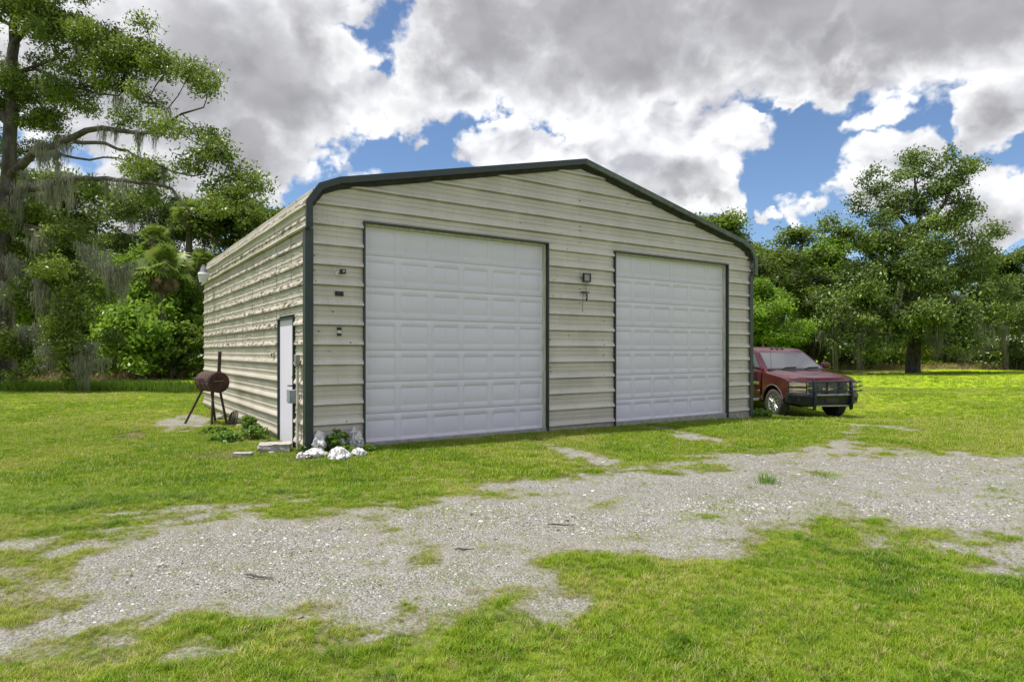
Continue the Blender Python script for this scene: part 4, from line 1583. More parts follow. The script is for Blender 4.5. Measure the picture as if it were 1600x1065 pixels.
        rb.cyl((cx, y + o * 0.5, 0.402), (cx, y + o * 1.15, 0.402), 0.062, 0.055, 16)
        rb.done('rim', alloy, wo, 40)
        db = B(); db.cyl((cx, y - o * 0.6, 0.402), (cx, y + o * 0.45, 0.402), 0.20, n=24); db.done('brake_disc', blk, wo)
    for cx in (0.0, -3.65):
        for s in (-1, 1):
            wheel(cx, s)
    b = B(); b.box(-5.05, -4.885, -0.95, 0.95, 0.50, 0.70, 0.03, 2); b.done('rear_bumper', chrome, t)
    for s in (-1, 1):
        b = B(); b.box(-4.90, -4.84, s * 0.90 - 0.07, s * 0.90 + 0.07, 0.85, 1.28, 0.01); b.done('tail_light', pmat('red_lens', (0.35, 0.01, 0.01), (0.3, 0.01, 0.01), 10, rough=0.2), t)
    return t


build_truck()


# ------------------------------------------------------------------ barrel grill
def build_grill():
    rust = pmat('rusty_steel', (0.030, 0.013, 0.011), (0.078, 0.028, 0.019), 7, 7, rough=0.8, bump=0.4, bscale=40, lo=0.38, hi=0.66)
    rust2 = pmat('dark_rusty_steel', (0.030, 0.018, 0.015), (0.075, 0.034, 0.024), 9, 7, rough=0.85, bump=0.3, bscale=50)
    near = Vector((-5.95, 13.0, 0.0))
    far = Vector((-6.53, 13.62, 0.0))
    mid = (near + far) / 2
    ax = (far - near).normalized()
    L = (far - near).length
    t = thing('barrel_grill', 'rusty barrel barbecue grill with tall chimney on splayed legs by the side wall', 'barbecue grill', (mid.x, mid.y, H1(mid.x, mid.y)), math.atan2(ax.y, ax.x))
    zc = 0.885
    r = 0.205
    b = B()
    N = 28
    prof = [(-L / 2 - 0.004, r * 0.90), (-L / 2, r), (-L / 2 + 0.015, r + 0.007), (-L / 2 + 0.03, r), (-L / 6, r), (-L / 6 + 0.012, r + 0.006), (-L / 6 + 0.024, r), (L / 6, r), (L / 6 + 0.012, r + 0.006), (L / 6 + 0.024, r), (L / 2 - 0.03, r), (L / 2 - 0.015, r + 0.007), (L / 2, r), (L / 2 + 0.004, r * .9)]
    V, F = [], []
    for x, rr in prof:
        for k in range(N):
            a = 2 * math.pi * k / N
            V.append((x, rr * math.cos(a), zc + rr * math.sin(a)))
    for j in range(len(prof) - 1):
        for k in range(N):
            F.append((j * N + k, j * N + (k + 1) % N, (j + 1) * N + (k + 1) % N, (j + 1) * N + k))
    F += [tuple(range(N))[::-1], tuple((len(prof) - 1) * N + k for k in range(N))]
    b.poly(V, F)
    b.done('barrel', rust, t, 40)
    # lid: upper shell a little proud, hinged; its handle sticks out to the open side
    V, F = [], []
    ang = np.linspace(R(8), R(172), 15)
    for x in (-L / 2 + 0.05, L / 2 - 0.05):
        for rr in (r + 0.010, r + 0.003):
            for a in ang:
                V.append((x, rr * math.cos(a), zc + rr * math.sin(a)))
    n = len(ang)
    for i in range(n - 1):
        F += [(i, i + 1, 2 * n + i + 1, 2 * n + i), (n + i, 3 * n + i, 3 * n + i + 1, n + i + 1), (i, n + i, n + i + 1, i + 1), (2 * n + i, 2 * n + i + 1, 3 * n + i + 1, 3 * n + i)]
    F += [(0, 2 * n, 3 * n, n), (n - 1, 2 * n - 1, 4 * n - 1, 3 * n - 1)]
    b = B(); b.poly(V, F); lid = b.done('lid', rust, t, 40)
    b = B(); b.tube([(-0.16, r + 0.01, zc + 0.06), (-0.16, r + 0.085, zc + 0.075), (0.16, r + 0.085, zc + 0.075), (0.16, r + 0.01, zc + 0.06)], 0.013); b.done('handle', rust2, lid, 50)
    b = B(); b.box(L / 2 - 0.02, L / 2 + 0.20, 0.02, 0.22, zc + 0.05, zc + 0.075, 0.004); b.done('shelf', rust, t)
    b = B(); b.tube([(-L / 2, -0.09, zc + 0.03), (-L / 2 - 0.045, -0.08, zc + 0.03), (-L / 2 - 0.045, 0.10, zc + 0.02), (-L / 2, 0.11, zc + 0.02)], 0.012); b.done('end_handle', rust2, t, 50)
    # chimney at the near end
    b = B(); b.cyl((-L / 2 + 0.10, -0.03, zc + r - 0.02), (-L / 2 + 0.085, -0.045, zc + r + 0.42), 0.034, n=16, caps=False); b.cyl((-L / 2 + 0.10, -0.03, zc + r - 0.01), (-L / 2 + 0.10, -0.03, zc + r + 0.02), 0.05, n=16)
    b.done('chimney', rust2, t, 40)
    for (x0, y0, x1, y1) in ((-L / 2 + 0.12, -0.06, -L / 2 - 0.02, -0.16), (-L / 2 + 0.14, 0.07, -L / 2 + 0.06, 0.13), (L / 2 - 0.14, 0.10, L / 2 + 0.02, 0.42), (L / 2 - 0.14, -0.08, L / 2 + 0.02, -0.22)):
        b = B(); b.cyl((x0, y0, zc - r + 0.03), (x1, y1, -0.05), 0.024, n=10); b.done('leg', rust2, t, 40)


build_grill()


# ------------------------------------------------------------------ bags, blocks and clutter at the corner
def blob(name, w, d, h, seed, amp, freq, mat, crease=0.0, tilt=0.0, top=1.0, sub=4, ang=30, fold=0.0):
    """closed, creased lump standing on z = 0"""
    b = bmesh.new()
    bmesh.ops.create_icosphere(b, subdivisions=sub, radius=1.0)
    from mathutils import noise as mn
    for v in b.verts:
        p = v.co.copy()
        s = Vector((seed * 3.7, seed * 1.9, seed * 5.1))
        n = mn.fractal(p * freq + s, 0.9, 2.1, 4)
        c = abs(mn.noise(p * freq * 1.7 + s * 2))
        k = 1.0 + amp * n - crease * (1 - min(1.0, c * 5.0)) * 0.5
        if fold:
            th = math.atan2(p.y, p.x)
            k *= 1.0 + fold * (abs(math.sin(th * 2.5 + seed * 1.7 + 1.5 * mn.noise(p * 1.5 + s))) - 0.5) * (1.2 - abs(p.z))
        q = p * k
        z = (q.z + 1) * 0.5
        f = 1 - (1 - top) * max(0.0, z) ** 1.2
        v.co = Vector((q.x * w / 2 * f + tilt * z * h, q.y * d / 2 * f, max(z, -0.04) * h - 0.03))
    me = bpy.data.meshes.new(name)
    b.to_mesh(me); b.free()
    me.polygons.foreach_set('use_smooth', np.ones(len(me.polygons), bool))
    me.set_sharp_from_angle(angle=R(ang))
    return me


def build_bags():
    m = bpy.data.materials.new('torn_white_plastic')
    m.use_nodes = True
    g = G(m.node_tree)
    p = m.node_tree.nodes['Principled BSDF']
    p.inputs['Roughness'].default_value = 0.45
    tc = g.new('ShaderNodeTexCoord').outputs['Object']
    n = g.noise(tc, 9, 5, 0.6, 1.2)
    n2 = g.noise(tc, 24, 5, 0.65, 0.8)
    c = g.mix(g.step(n, 0.36, 0.52), (0.24, 0.22, 0.22), (0.62, 0.61, 0.63))
    c = g.mix(g.m('MULTIPLY', g.step(n2, 0.61, 0.67), 0.75), c, (0.08, 0.07, 0.07))
    m.node_tree.links.new(c, p.inputs['Base Color'])
    bp = g.new('ShaderNodeBump'); bp.inputs['Strength'].default_value = 0.7; bp.inputs['Distance'].default_value = 0.02
    m.node_tree.links.new(n, bp.inputs['Height']); m.node_tree.links.new(bp.outputs[0], p.inputs['Normal'])
    gp = 'white plastic bags heaped at the garage corner'
    data = [  # pixel x, pixel y of base, depth, width, height, top taper, label
        (499, 699, 9.62, 0.27, 0.30, 0.35, 'peaked white plastic bag against the green corner post', 0.0),
        (534, 690, 9.70, 0.17, 0.19, 0.8, 'small dark creased white bag among the weeds at back of the heap', 0.05),
        (556, 697, 9.86, 0.24, 0.33, 0.75, 'upright white bag leaning on the frame of the near roll-up door', 0.0),
        (492, 713, 9.10, 0.33, 0.16, 0.75, 'low domed white bag at front of the heap below the corner post', 0.0),
        (529, 719, 8.85, 0.36, 0.23, 0.55, 'largest torn white bag at the very front of the heap', -0.05),
        (560, 711, 9.20, 0.24, 0.15, 0.6, 'low crumpled white bag at the roll-up door end of the heap', 0.0),
        (469, 716, 9.00, 0.15, 0.13, 0.6, 'smallest white bag scrap beside the concrete step', 0.0),
    ]
    for i, (u, v, Y, w, h, tp, lab, tl) in enumerate(data):
        q = px(u, v, Y)
        me = blob('plastic_bag', w, w * 0.85, h, i + 2, 0.26, 1.3, m, 0.22, tl, tp, 4, 18, 0.38)
        o = link('plastic_bag', me, m)
        o.location = (q.x, q.y, max(H1(q.x, q.y), q.z) - 0.01)
        o.rotation_euler = (0, 0, i * 1.3)
        tag(o, lab, 'bag', gp)
    # broken concrete step below the side door and a small block beside it
    st = pmat('broken_concrete', (0.40, 0.375, 0.35), (0.26, 0.235, 0.22), 12, 7, rough=0.95, bump=0.7, bscale=45)

    def lump(name, lab, cat, c, w, d, h, rz, seed, rough):
        b = bmesh.new()
        bmesh.ops.create_cube(b, size=1.0)
        bmesh.ops.subdivide_edges(b, edges=b.edges, cuts=7, use_grid_fill=True)
        from mathutils import noise as mn
        for vv in b.verts:
            p_ = vv.co.copy()
            nn = mn.noise_vector(p_ * 3.1 + Vector((seed, 0, 0))) * rough + mn.noise_vector(p_ * 9 + Vector((seed, 4, 0))) * rough * 0.4
            vv.co = Vector(((p_.x + nn.x) * w, (p_.y + nn.y) * d, (p_.z + 0.5 + nn.z * 0.7) * h - 0.02))
        me = bpy.data.meshes.new(name); b.to_mesh(me); b.free()
        me.polygons.foreach_set('use_smooth', np.ones(len(me.polygons), bool)); me.set_sharp_from_angle(angle=R(35))
        o = link(name, me, st)
        o.location = (c[0], c[1], H1(c[0], c[1])); o.rotation_euler = (0, 0, rz)
        return tag(o, lab, cat)
    lump('concrete_step', 'rough broken concrete slab lying below the white side door', 'concrete slab', (-3.60, 9.72), 0.44, 0.34, 0.15, R(20), 1.0, 0.13)
    lump('concrete_block', 'small flat concrete block in the grass ahead of the broken slab', 'concrete block', (-3.86, 9.18), 0.26, 0.14, 0.09, R(3), 5.0, 0.03)
    # rubble along the wall foot
    gpr = 'rubble stones along the foot of the side wall'
    rs = random.Random(8)
    for k, (v_, s) in enumerate(((4.1, .07), (4.6, .10), (5.2, .08), (5.9, .11), (6.6, .09), (2.2, .07))):
        q = at_wall(-0.16 - rs.random() * 0.1, v_, 0)
        o = link('rubble_stone', blob('rubble_stone', s * 2, s * 1.6, s * 1.3, 20 + k, 0.3, 1.2, st, 0.1), st)
        o.location = (q.x, q.y, H1(q.x, q.y)); o.rotation_euler.z = k
        tag(o, 'rough grey rubble stone at the foot of the ribbed side wall', 'stone', gpr)
    # coil of dark hose leaning on the wall
    q = at_wall(-0.16, 4.30, 0)
    hose = pmat('dark_hose', (0.03, 0.028, 0.024), (0.075, 0.068, 0.055), 18, rough=0.7)
    t = thing('hose_coil', 'coil of dark hose leaning on the foot of the side wall', 'hose', (q.x, q.y, H1(q.x, q.y) + 0.155), R(TH))
    for k in range(4):
        rr = 0.155 - 0.012 * (k % 2) - 0.006 * k
        b = B()
        b.tube([(-0.02 - 0.028 * k + 0.10 * math.sin(a) * 0.35 - 0.03, rr * math.cos(a) + 0.012 * k, rr * math.sin(a)) for a in np.linspace(0, 2 * math.pi, 29)], 0.014, 7)
        b.done('loop', hose, t, 50)
    b = B(); b.tube([(-0.05, -0.15, -0.1), (-0.2, -0.3, -0.13), (-0.35, -0.2, -0.14), (-0.5, -0.35, -0.13), (-0.62, -0.3, -0.14)], 0.014, 7); b.done('loose_end', hose, t, 50)
    # fallen sticks on the gravel
    bark = pmat('dead_stick_bark', (0.055, 0.042, 0.032), (0.12, 0.10, 0.08), 20, rough=0.9, bump=0.4)
    for (u, v, ln, an, lab) in ((727, 857, 0.16, 10, 'short thick dark stick alone on the open gravel'), (405, 897, 0.24, -12, 'curved dark twig on the gravel near the camera'), (430, 978, 0.35, 40, 'pale bent twig on the grassy gravel edge closest to the camera'),
                               (878, 816, 0.26, 4, 'thin straight twig on the gravel ahead of the double doors'), (447, 772, 0.35, -20, 'dry twig on the worn grass between gravel and garage corner')):
        Y = CAM_H * F_PX / (v - HOR)
        x = (u - CX) / F_PX * Y
        a = R(an)
        b = B()
        pts = []
        for i in range(6):
            s_ = (i / 5 - 0.5) * ln
            pts.append((math.cos(a) * s_ + 0.012 * math.sin(i * 2.1), math.sin(a) * s_ + 0.014 * math.cos(i * 1.7), 0.012 + 0.008 * math.sin(i * 1.3)))
        b.tube(pts, [0.005, 0.007, 0.007, 0.006, 0.005, 0.003], 6)
        o = b.done('stick', bark, None, 50)
        o.location = (x, Y, H1(x, Y) - 0.012)
        tag(o, lab, 'stick', 'fallen sticks on the gravel')


build_bags()
# ------------------------------------------------------------------ vegetation
oak_leaf = leaf_mat('oak_leaves', (0.020, 0.048, 0.009), (0.245, 0.335, 0.042), 0.24, 0.42, (0.20, 0.085, 0.03))
oak_leaf2 = leaf_mat('oak_leaves_bluish', (0.020, 0.046, 0.013), (0.250, 0.345, 0.070), 0.20, 0.42, (0.18, 0.13, 0.05))
wood_leaf = leaf_mat('woodland_leaves', (0.028, 0.058, 0.012), (0.210, 0.295, 0.040), 0.30, 0.45, (0.22, 0.15, 0.05))
bright_leaf = leaf_mat('bright_leaves', (0.060, 0.125, 0.014), (0.270, 0.420, 0.045), 0.38, 0.42)
yellow_leaf = leaf_mat('yellow_green_leaves', (0.11, 0.17, 0.015), (0.42, 0.52, 0.06), 0.40, 0.45)
palm_leaf = leaf_mat('palm_fronds', (0.065, 0.120, 0.022), (0.270, 0.350, 0.070), 0.25, 0.38)
palm_dead = leaf_mat('dead_palm_fronds', (0.10, 0.075, 0.045), (0.26, 0.20, 0.12), 0.15, 0.7)
moss_m = leaf_mat('hanging_moss', (0.140, 0.145, 0.110), (0.310, 0.310, 0.245), 0.35, 0.9)
dry_m = leaf_mat('dry_straw', (0.16, 0.10, 0.055), (0.36, 0.27, 0.15), 0.25, 0.8)
weed_m = leaf_mat('weed_leaves', (0.050, 0.110, 0.018), (0.200, 0.330, 0.045), 0.35, 0.45)
bark_m = pmat('oak_bark', (0.040, 0.034, 0.029), (0.098, 0.086, 0.074), 5, 7, rough=0.95, bump=1.0, bscale=14, stretch=(1, 1, 0.45))
bark2_m = pmat('grey_bark', (0.090, 0.080, 0.070), (0.180, 0.165, 0.145), 6, 7, rough=0.95, bump=0.8, bscale=16, stretch=(1, 1, 0.4))
palm_bark = pmat('palm_bark', (0.085, 0.070, 0.055), (0.17, 0.145, 0.115), 9, 6, rough=0.95, bump=0.9, bscale=20, stretch=(1, 1, 2.5))


def leaf_quads(rg, pos, L, wid, up=0.45, droop=0.0):
    """one folded leaf per position: 4 corners around a midrib"""
    n = len(pos)
    d = rg.normal(size=(n, 3)); d[:, 2] -= droop
    d /= np.linalg.norm(d, axis=1)[:, None]
    nr = rg.normal(size=(n, 3)); nr[:, 2] += up * 2.2
    s = np.cross(d, nr); s /= (np.linalg.norm(s, axis=1)[:, None] + 1e-9)
    nn = np.cross(s, d)
    l = L * rg.uniform(0.65, 1.3, n)[:, None]
    w = l * wid * rg.uniform(0.8, 1.2, n)[:, None]
    a = pos - d * l * 0.5
    c = pos + d * l * 0.5
    m = pos + d * l * 0.05 + nn * l * 0.10
    V = np.stack([a, m - s * w * 0.5, c, m + s * w * 0.5], 1).reshape(-1, 3)
    F = np.arange(4 * n).reshape(-1, 4)
    return V, F


def foliage(rg, C_, Rr, n_each, L, wid=0.42, spray=0.24, flat=0.72, hollow=0.45, up=0.45, per=14, light=0.0):
    """leaf sprays gathered on the outside of clumps, so that the crown keeps gaps and lit tops"""
    C_ = np.asarray(C_, float); Rr = np.asarray(Rr, float)
    ns = np.maximum(1, (n_each * (Rr / Rr.mean()) ** 2 / per)).astype(int)
    idx = np.repeat(np.arange(len(C_)), ns)
    m = len(idx)
    dr = rg.normal(size=(m, 3)); dr /= np.linalg.norm(dr, axis=1)[:, None]
    dr[:, 2] = np.where(dr[:, 2] < -0.3, dr[:, 2] * 0.5, dr[:, 2])
    rad = (hollow + (1 - hollow) * rg.uniform(0, 1, m) ** 0.6) * Rr[idx] * rg.uniform(0.75, 1.2, m)
    sc = C_[idx] + dr * rad[:, None] * np.array([1, 1, flat])
    stint = rg.normal(0.42, 0.17, m) + light + rg.normal(0, 0.15, len(C_))[idx]
    j = np.repeat(np.arange(m), per)
    k = len(j)
    off = rg.normal(size=(k, 3)) * spray * np.array([1, 1, 0.6])
    pos = sc[j] + off
    V, F = leaf_quads(rg, pos, L, wid, up)
    t = np.clip(stint[j] + rg.normal(0, 0.16, k), 0, 0.96)
    t = np.where(rg.uniform(size=k) < 0.006, 1.0, t)
    return V, F, np.repeat(t, 4)


def moss(rg, tops, n_strand, lmin, lmax, width=0.03, spread=0.22):
    Vs, Ts = [], []
    tops = np.asarray(tops, float)
    m = len(tops)
    idx = np.repeat(np.arange(m), n_strand)
    k = len(idx)
    off = rg.normal(size=(k, 3))
    sp = spread * rg.uniform(0.5, 1.4, m)[idx]
    base = tops[idx] + off * sp[:, None] * np.array([1, 1, 0.35])
    cl = rg.uniform(0.35, 1.0, m)[idx] * np.exp(-0.45 * (off[:, 0] ** 2 + off[:, 1] ** 2))
    Ln = np.maximum(rg.uniform(0.55 * lmax + 0.45 * lmin, lmax, k) * cl, lmin * 0.35)
    a = rg.uniform(0, 6.283, k)
    seg = 5
    rows = []
    ph = rg.uniform(0, 6.283, k)
    for s in range(seg + 1):
        f = s / seg
        w = width * (1.0 - 0.85 * f) * rg.uniform(0.6, 1.4, k)
        cx = base[:, 0] + 0.05 * np.sin(ph + f * 5) * f + 0.03 * rg.normal(size=k) * f
        cy = base[:, 1] + 0.05 * np.cos(ph * 1.3 + f * 4) * f
        cz = base[:, 2] - Ln * f
        rows.append(np.stack([np.stack([cx - np.cos(a) * w, cy - np.sin(a) * w, cz], -1), np.stack([cx + np.cos(a) * w, cy + np.sin(a) * w, cz], -1)], 1))
    V = np.stack(rows, 1).reshape(-1, 3)           # k, seg+1, 2
    q = np.arange(k)[:, None, None] * (2 * (seg + 1)) + np.arange(seg)[None, :, None] * 2
    F = (q + np.array([0, 1, 3, 2])[None, None, :]).reshape(-1, 4)
    t = np.repeat(np.clip(rg.normal(0.5, 0.2, m)[idx] + rg.normal(0, 0.15, k), 0, 1), 2 * (seg + 1))
    return V, F, t


class Skeleton:
    """trunk and limbs: nodes with parents, thickened from the tips down"""
    def __init__(s, rg):
        s.p, s.par, s.rg = [], [], rg
        s.rmin = {}

    def add(s, p, par):
        s.p.append(np.asarray(p, float)); s.par.append(par)
        return len(s.p) - 1

    def path(s, pts, par=-1, step=0.7, jit=0.06, r0=None, r1=None):
        pts = [np.asarray(p, float) for p in pts]
        if par >= 0:
            pts = [s.p[par]] + pts
            last = par
        else:
            last = s.add(pts[0], -1)
            if r0:
                s.rmin[last] = r0
        tot = sum(np.linalg.norm(b - a) for a, b in zip(pts, pts[1:])) + 1e-6
        run = 0
        for a, b in zip(pts, pts[1:]):
            l = np.linalg.norm(b - a)
            n = max(1, int(l / step))
            for i in range(1, n + 1):
                q = a + (b - a) * i / n
                if i < n:
                    q = q + s.rg.normal(size=3) * jit
                last = s.add(q, last)
                if r0:
                    f = (run + l * i / n) / tot
                    s.rmin[last] = r0 + (r1 - r0) * f
            run += l
        return last

    def nearest(s, q, lo=0.0):
        P = np.array(s.p)
        d = P - q
        dist = np.linalg.norm(d, axis=1) + np.maximum(0, P[:, 2] - q[2] - 0.3) * 1.2
        dist = dist + 50.0 * (P[:, 2] < lo)
        return int(np.argmin(dist))

    def reach(s, C_, lo=0.0, jit=0.16, sag=0.12):
        """join clump centres to the nearest wood"""
        C_ = np.asarray(C_, float)
        P = np.array(s.p)
        order = np.argsort([np.min(np.linalg.norm(P - c, axis=1)) for c in C_])
        for i in order:
            c = C_[i]
            k = s.nearest(c, lo)
            a = s.p[k]
            l = np.linalg.norm(c - a)
            if l < 0.15:
                continue
            mid = (a + c) / 2 + s.rg.normal(size=3) * l * jit + np.array([0, 0, l * sag * s.rg.uniform(-0.6, 1.0)])
            s.path([mid, c], k, step=max(0.35, l / 6), jit=l * 0.025)

    def twigs(s, C_, Rr, n):
        for c, r in zip(np.asarray(C_, float), Rr):
            k = s.nearest(c)
            for _ in range(n):
                d = s.rg.normal(size=3); d /= np.linalg.norm(d)
                d[2] = abs(d[2]) * 0.8
                e = c + d * r * s.rg.uniform(0.6, 1.0)
                s.path([(s.p[k] + e) / 2 + s.rg.normal(size=3) * r * 0.12, e], k, step=5, jit=0)

    def mesh(s, tip=0.012, power=2.35, sides=6, scale_to=None, flare=1.0):
        n = len(s.p)
        P = np.array(s.p); par = np.array(s.par)
        acc = np.zeros(n)
        r = np.zeros(n)
        for i in range(n - 1, -1, -1):
            r[i] = acc[i] ** (1 / power) if acc[i] > 0 else tip
            if i in s.rmin:
                r[i] = max(r[i] * 0.35, s.rmin[i])
            if par[i] >= 0:
                acc[par[i]] += r[i] ** power if i not in s.rmin else min(r[i], 0.6) ** power
        if scale_to:
            f = scale_to / r[0]
            r = np.maximum(r * f, tip)
        # direction per node
        D = np.zeros((n, 3))
        for i in range(n):
            if par[i] >= 0:
                D[i] = P[i] - P[par[i]]
        kids = [[] for _ in range(n)]
        for i in range(n):
            if par[i] >= 0:
                kids[par[i]].append(i)
        main = {}
        for i in range(n):
            if kids[i]:
                main[i] = max(kids[i], key=lambda q: r[q])
                if par[i] >= 0:
                    D[i] = D[i] / (np.linalg.norm(D[i]) + 1e-9) + D[main[i]] / (np.linalg.norm(D[main[i]]) + 1e-9)
                else:
                    D[i] = D[main[i]]
        D /= (np.linalg.norm(D, axis=1)[:, None] + 1e-9)
        V, F = [], []

        def ring(c, d, rr, m):
            ref = np.array([0.3, 0.9, 0.2]) if abs(d[1]) < 0.85 else np.array([1.0, 0.1, 0.2])
            e1 = np.cross(d, ref); e1 /= np.linalg.norm(e1)
            e2 = np.cross(d, e1)
            a = np.arange(m) * 2 * math.pi / m
            b = len(V)
            for q in a:
                V.append(c + (e1 * math.cos(q) + e2 * math.sin(q)) * rr)
            return b
        for i in range(n):
            q = par[i]
            if q < 0:
                continue
            big = r[i] > 0.10
            m = 12 if big else (6 if r[i] > 0.03 else 4)
            if r[i] < 0.02:
                m = 3
            if main.get(q) == i:
                a = ring(P[q], D[q], r[q] if r[q] < r[i] * 1.9 or q == 0 else r[i] * 1.5, m)
            else:
                d = P[i] - P[q]; d = d / (np.linalg.norm(d) + 1e-9)
                a = ring(P[q], d, min(r[q] * 0.8, r[i] * 1.25), m)
            b = ring(P[i], D[i], r[i], m)
            for k in range(m):
                F.append((a + k, a + (k + 1) % m, b + (k + 1) % m, b + k))
        return np.array(V), np.array(F)


def wood_obj(sk, name, mat, parent, **kw):
    V, F = sk.mesh(**kw)
    return np_mesh(name, V, F, mat, parent, True)


def local(pts, o):
    return np.asarray(pts, float) - np.array(o)[None, :]


# ---- the big oak at the side of the lawn, limbs reaching over towards the garage
def big_oak():
    rg = np.random.default_rng(21)
    base = px(-2, 606, 25.0)
    base.z = H1(base.x, base.y) - 0.1
    t = thing('oak_tree', 'huge live oak with long bare limbs and hanging moss beside the lawn', 'tree', base)
    o = tuple(base)
    sk = Skeleton(rg)
    q = lambda u, v, Y: np.array(px(u, v, Y)) - np.array(o)
    tr = [(0, 0, 0), q(2, 560, 25), q(5, 480, 25), q(6, 380, 25), q(12, 300, 25), q(16, 200, 25), q(18, 110, 25.2), q(26, 20, 25.5), q(34, -80, 25.7), q(30, -150, 26)]
    sk.path(tr, -1, 0.6, 0.04, 0.36, 0.10)

    def limb(pts, r0, r1, jit=0.05):
        pts = [q(*p) for p in pts]
        sk.path(pts, sk.nearest(pts[0] - (pts[1] - pts[0]) * 0.3), 0.5, jit, r0, r1)
    limb([(30, 262, 24.6), (52, 240, 24.3), (78, 231, 24), (110, 217, 23.7), (135, 204, 23.3), (160, 200, 23), (200, 206, 22.5), (240, 207, 22.2), (262, 192, 21.9), (284, 178, 21.6), (318, 168, 21.3)], 0.17, 0.025)
    limb([(36, 298, 24.6), (70, 291, 24.2), (105, 281, 23.7), (150, 280, 23), (195, 281, 22.4), (235, 286, 21.9), (268, 294, 21.5), (285, 318, 21.2), (305, 335, 20.9), (335, 345, 20.7)], 0.14, 0.025)
    limb([(118, 222, 23.6), (165, 224, 23), (200, 236, 22.5), (235, 253, 22), (268, 268, 21.6), (300, 275, 21.3), (322, 272, 21.1)], 0.075, 0.02)
    limb([(100, 243, 23.8), (140, 250, 23.3), (185, 247, 22.9), (208, 256, 22.6)], 0.055, 0.02)
    limb([(268, 188, 21.8), (262, 170, 21.7), (278, 150, 21.5), (290, 128, 21.4)], 0.035, 0.015)
    limb([(30, 112, 25), (60, 102, 24.8), (85, 92, 24.6), (120, 70, 24.3), (150, 40, 24)], 0.085, 0.03)
    limb([(55, 108, 24.9), (90, 125, 24.6), (140, 142, 24), (185, 150, 23.5)], 0.07, 0.03)
    limb([(14, 190, 25), (-40, 150, 25), (-110, 110, 25), (-180, 60, 25)], 0.22, 0.05)
    limb([(10, 300, 25), (-60, 270, 24.5), (-140, 260, 24)], 0.22, 0.05)
    limb([(20, 70, 25.3), (60, 10, 25), (110, -50, 24.5), (150, -100, 24)], 0.13, 0.04)
    limb([(10, 350, 25), (45, 352, 24.5), (90, 362, 24), (130, 382, 23.6)], 0.07, 0.02)
    limb([(8, 430, 25), (40, 450, 24.4), (85, 462, 23.9), (120, 490, 23.5)], 0.06, 0.02)
    limb([(12, 250, 25), (40, 280, 26.5), (90, 300, 28), (150, 330, 29)], 0.09, 0.02)
    limb([(14, 330, 25), (-50, 380, 24), (-110, 430, 23.5)], 0.12, 0.03)
    masses = [  # pixel, pixel, depth, pixel radius, fill
        (60, 30, 24.5, 85, 1.0), (150, 70, 23.5, 52, 1.0), (10, -70, 25, 110, .8), (110, -70, 24.5, 80, .8), (-90, 40, 25, 110, .7), (-120, 180, 25, 90, .7), (-130, 330, 24, 90, .7),
        (208, 88, 22.8, 48, 1.0), (252, 100, 22.2, 32, 1.0), (228, 62, 23, 26, .9), (296, 118, 21.5, 25, 1.1), (312, 148, 21.4, 14, .9), (120, 130, 24, 52, .7), (40, 140, 25.3, 52, 1.0), (180, 138, 23.4, 34, .8), (240, 148, 22.2, 26, .8),
        (200, 185, 22.9, 26, .45), (300, 205, 21.4, 26, .9), (262, 222, 22, 25, .6), (326, 212, 21.2, 15, .9), (350, 245, 20.7, 27, 1.0), (372, 268, 20.5, 20, .8), (300, 258, 21.3, 26, .7), (240, 262, 22, 22, .45), (396, 296, 20.5, 13, .8),
        (60, 200, 25.3, 38, .8), (20, 232, 26, 42, 1.0), (-20, 160, 25, 50, .9), (90, 180, 25.8, 30, .7), (330, 300, 20.9, 26, .5), (355, 335, 20.6, 24, .8), (225, 310, 22.5, 30, .35), (150, 310, 23.8, 34, .45),
        (60, 340, 25.2, 46, .7), (20, 390, 25.6, 50, .9), (110, 370, 24.5, 38, .7), (90, 420, 23.9, 44, .9), (40, 470, 24.3, 50, 1.0), (130, 480, 23.4, 38, .9), (85, 520, 23.4, 40, 1.0), (25, 545, 23.8, 44, 1.0), (115, 555, 23, 32, .8), (60, 580, 22.8, 26, .7), (10, 590, 22.8, 22, .6), (95, 592, 22.7, 14, .5),
        (-60, 470, 24.5, 60, .8), (-70, 560, 24, 50, .8), (170, 520, 24.5, 26, .6),
    ]
    Cs, Rs = [], []
    for (u, v, Y, rpx, fill) in masses:
        c = q(u, v, Y)
        r = rpx / F_PX * Y
        n = max(1, int((rpx / 20.0) ** 2 * 1.5 * fill))
        for _ in range(n):
            d = rg.normal(size=3); d /= np.linalg.norm(d)
            p = c + d * r * rg.uniform(0.1, 0.95) * np.array([1, 1.5, 0.9])
            if p[2] < 0.5:
                p[2] = 0.5
            Cs.append(p); Rs.append(rg.uniform(0.38, 0.72))
    Cs = np.array(Cs); Rs = np.array(Rs)
    sk.reach(Cs, 1.0, 0.14, 0.08)
    sk.twigs(Cs, Rs, 5)
    wood_obj(sk, 'trunk', bark_m, t, tip=0.009)
    V, F, tt = foliage(rg, Cs, Rs, 520, 0.135, 0.40, 0.15, 0.92, 0.25, 0.45, 12)
    np_mesh('crown', V, F, oak_leaf, t, False, {'tint': tt})
    tops = []
    P = np.array(sk.p)
    wood_ids = [i for i in sk.rmin if 0.02 < sk.rmin[i] < 0.26]
    for i in rg.choice(wood_ids, 40):
        tops.append(P[i] + np.array([0, 0, -0.03]))
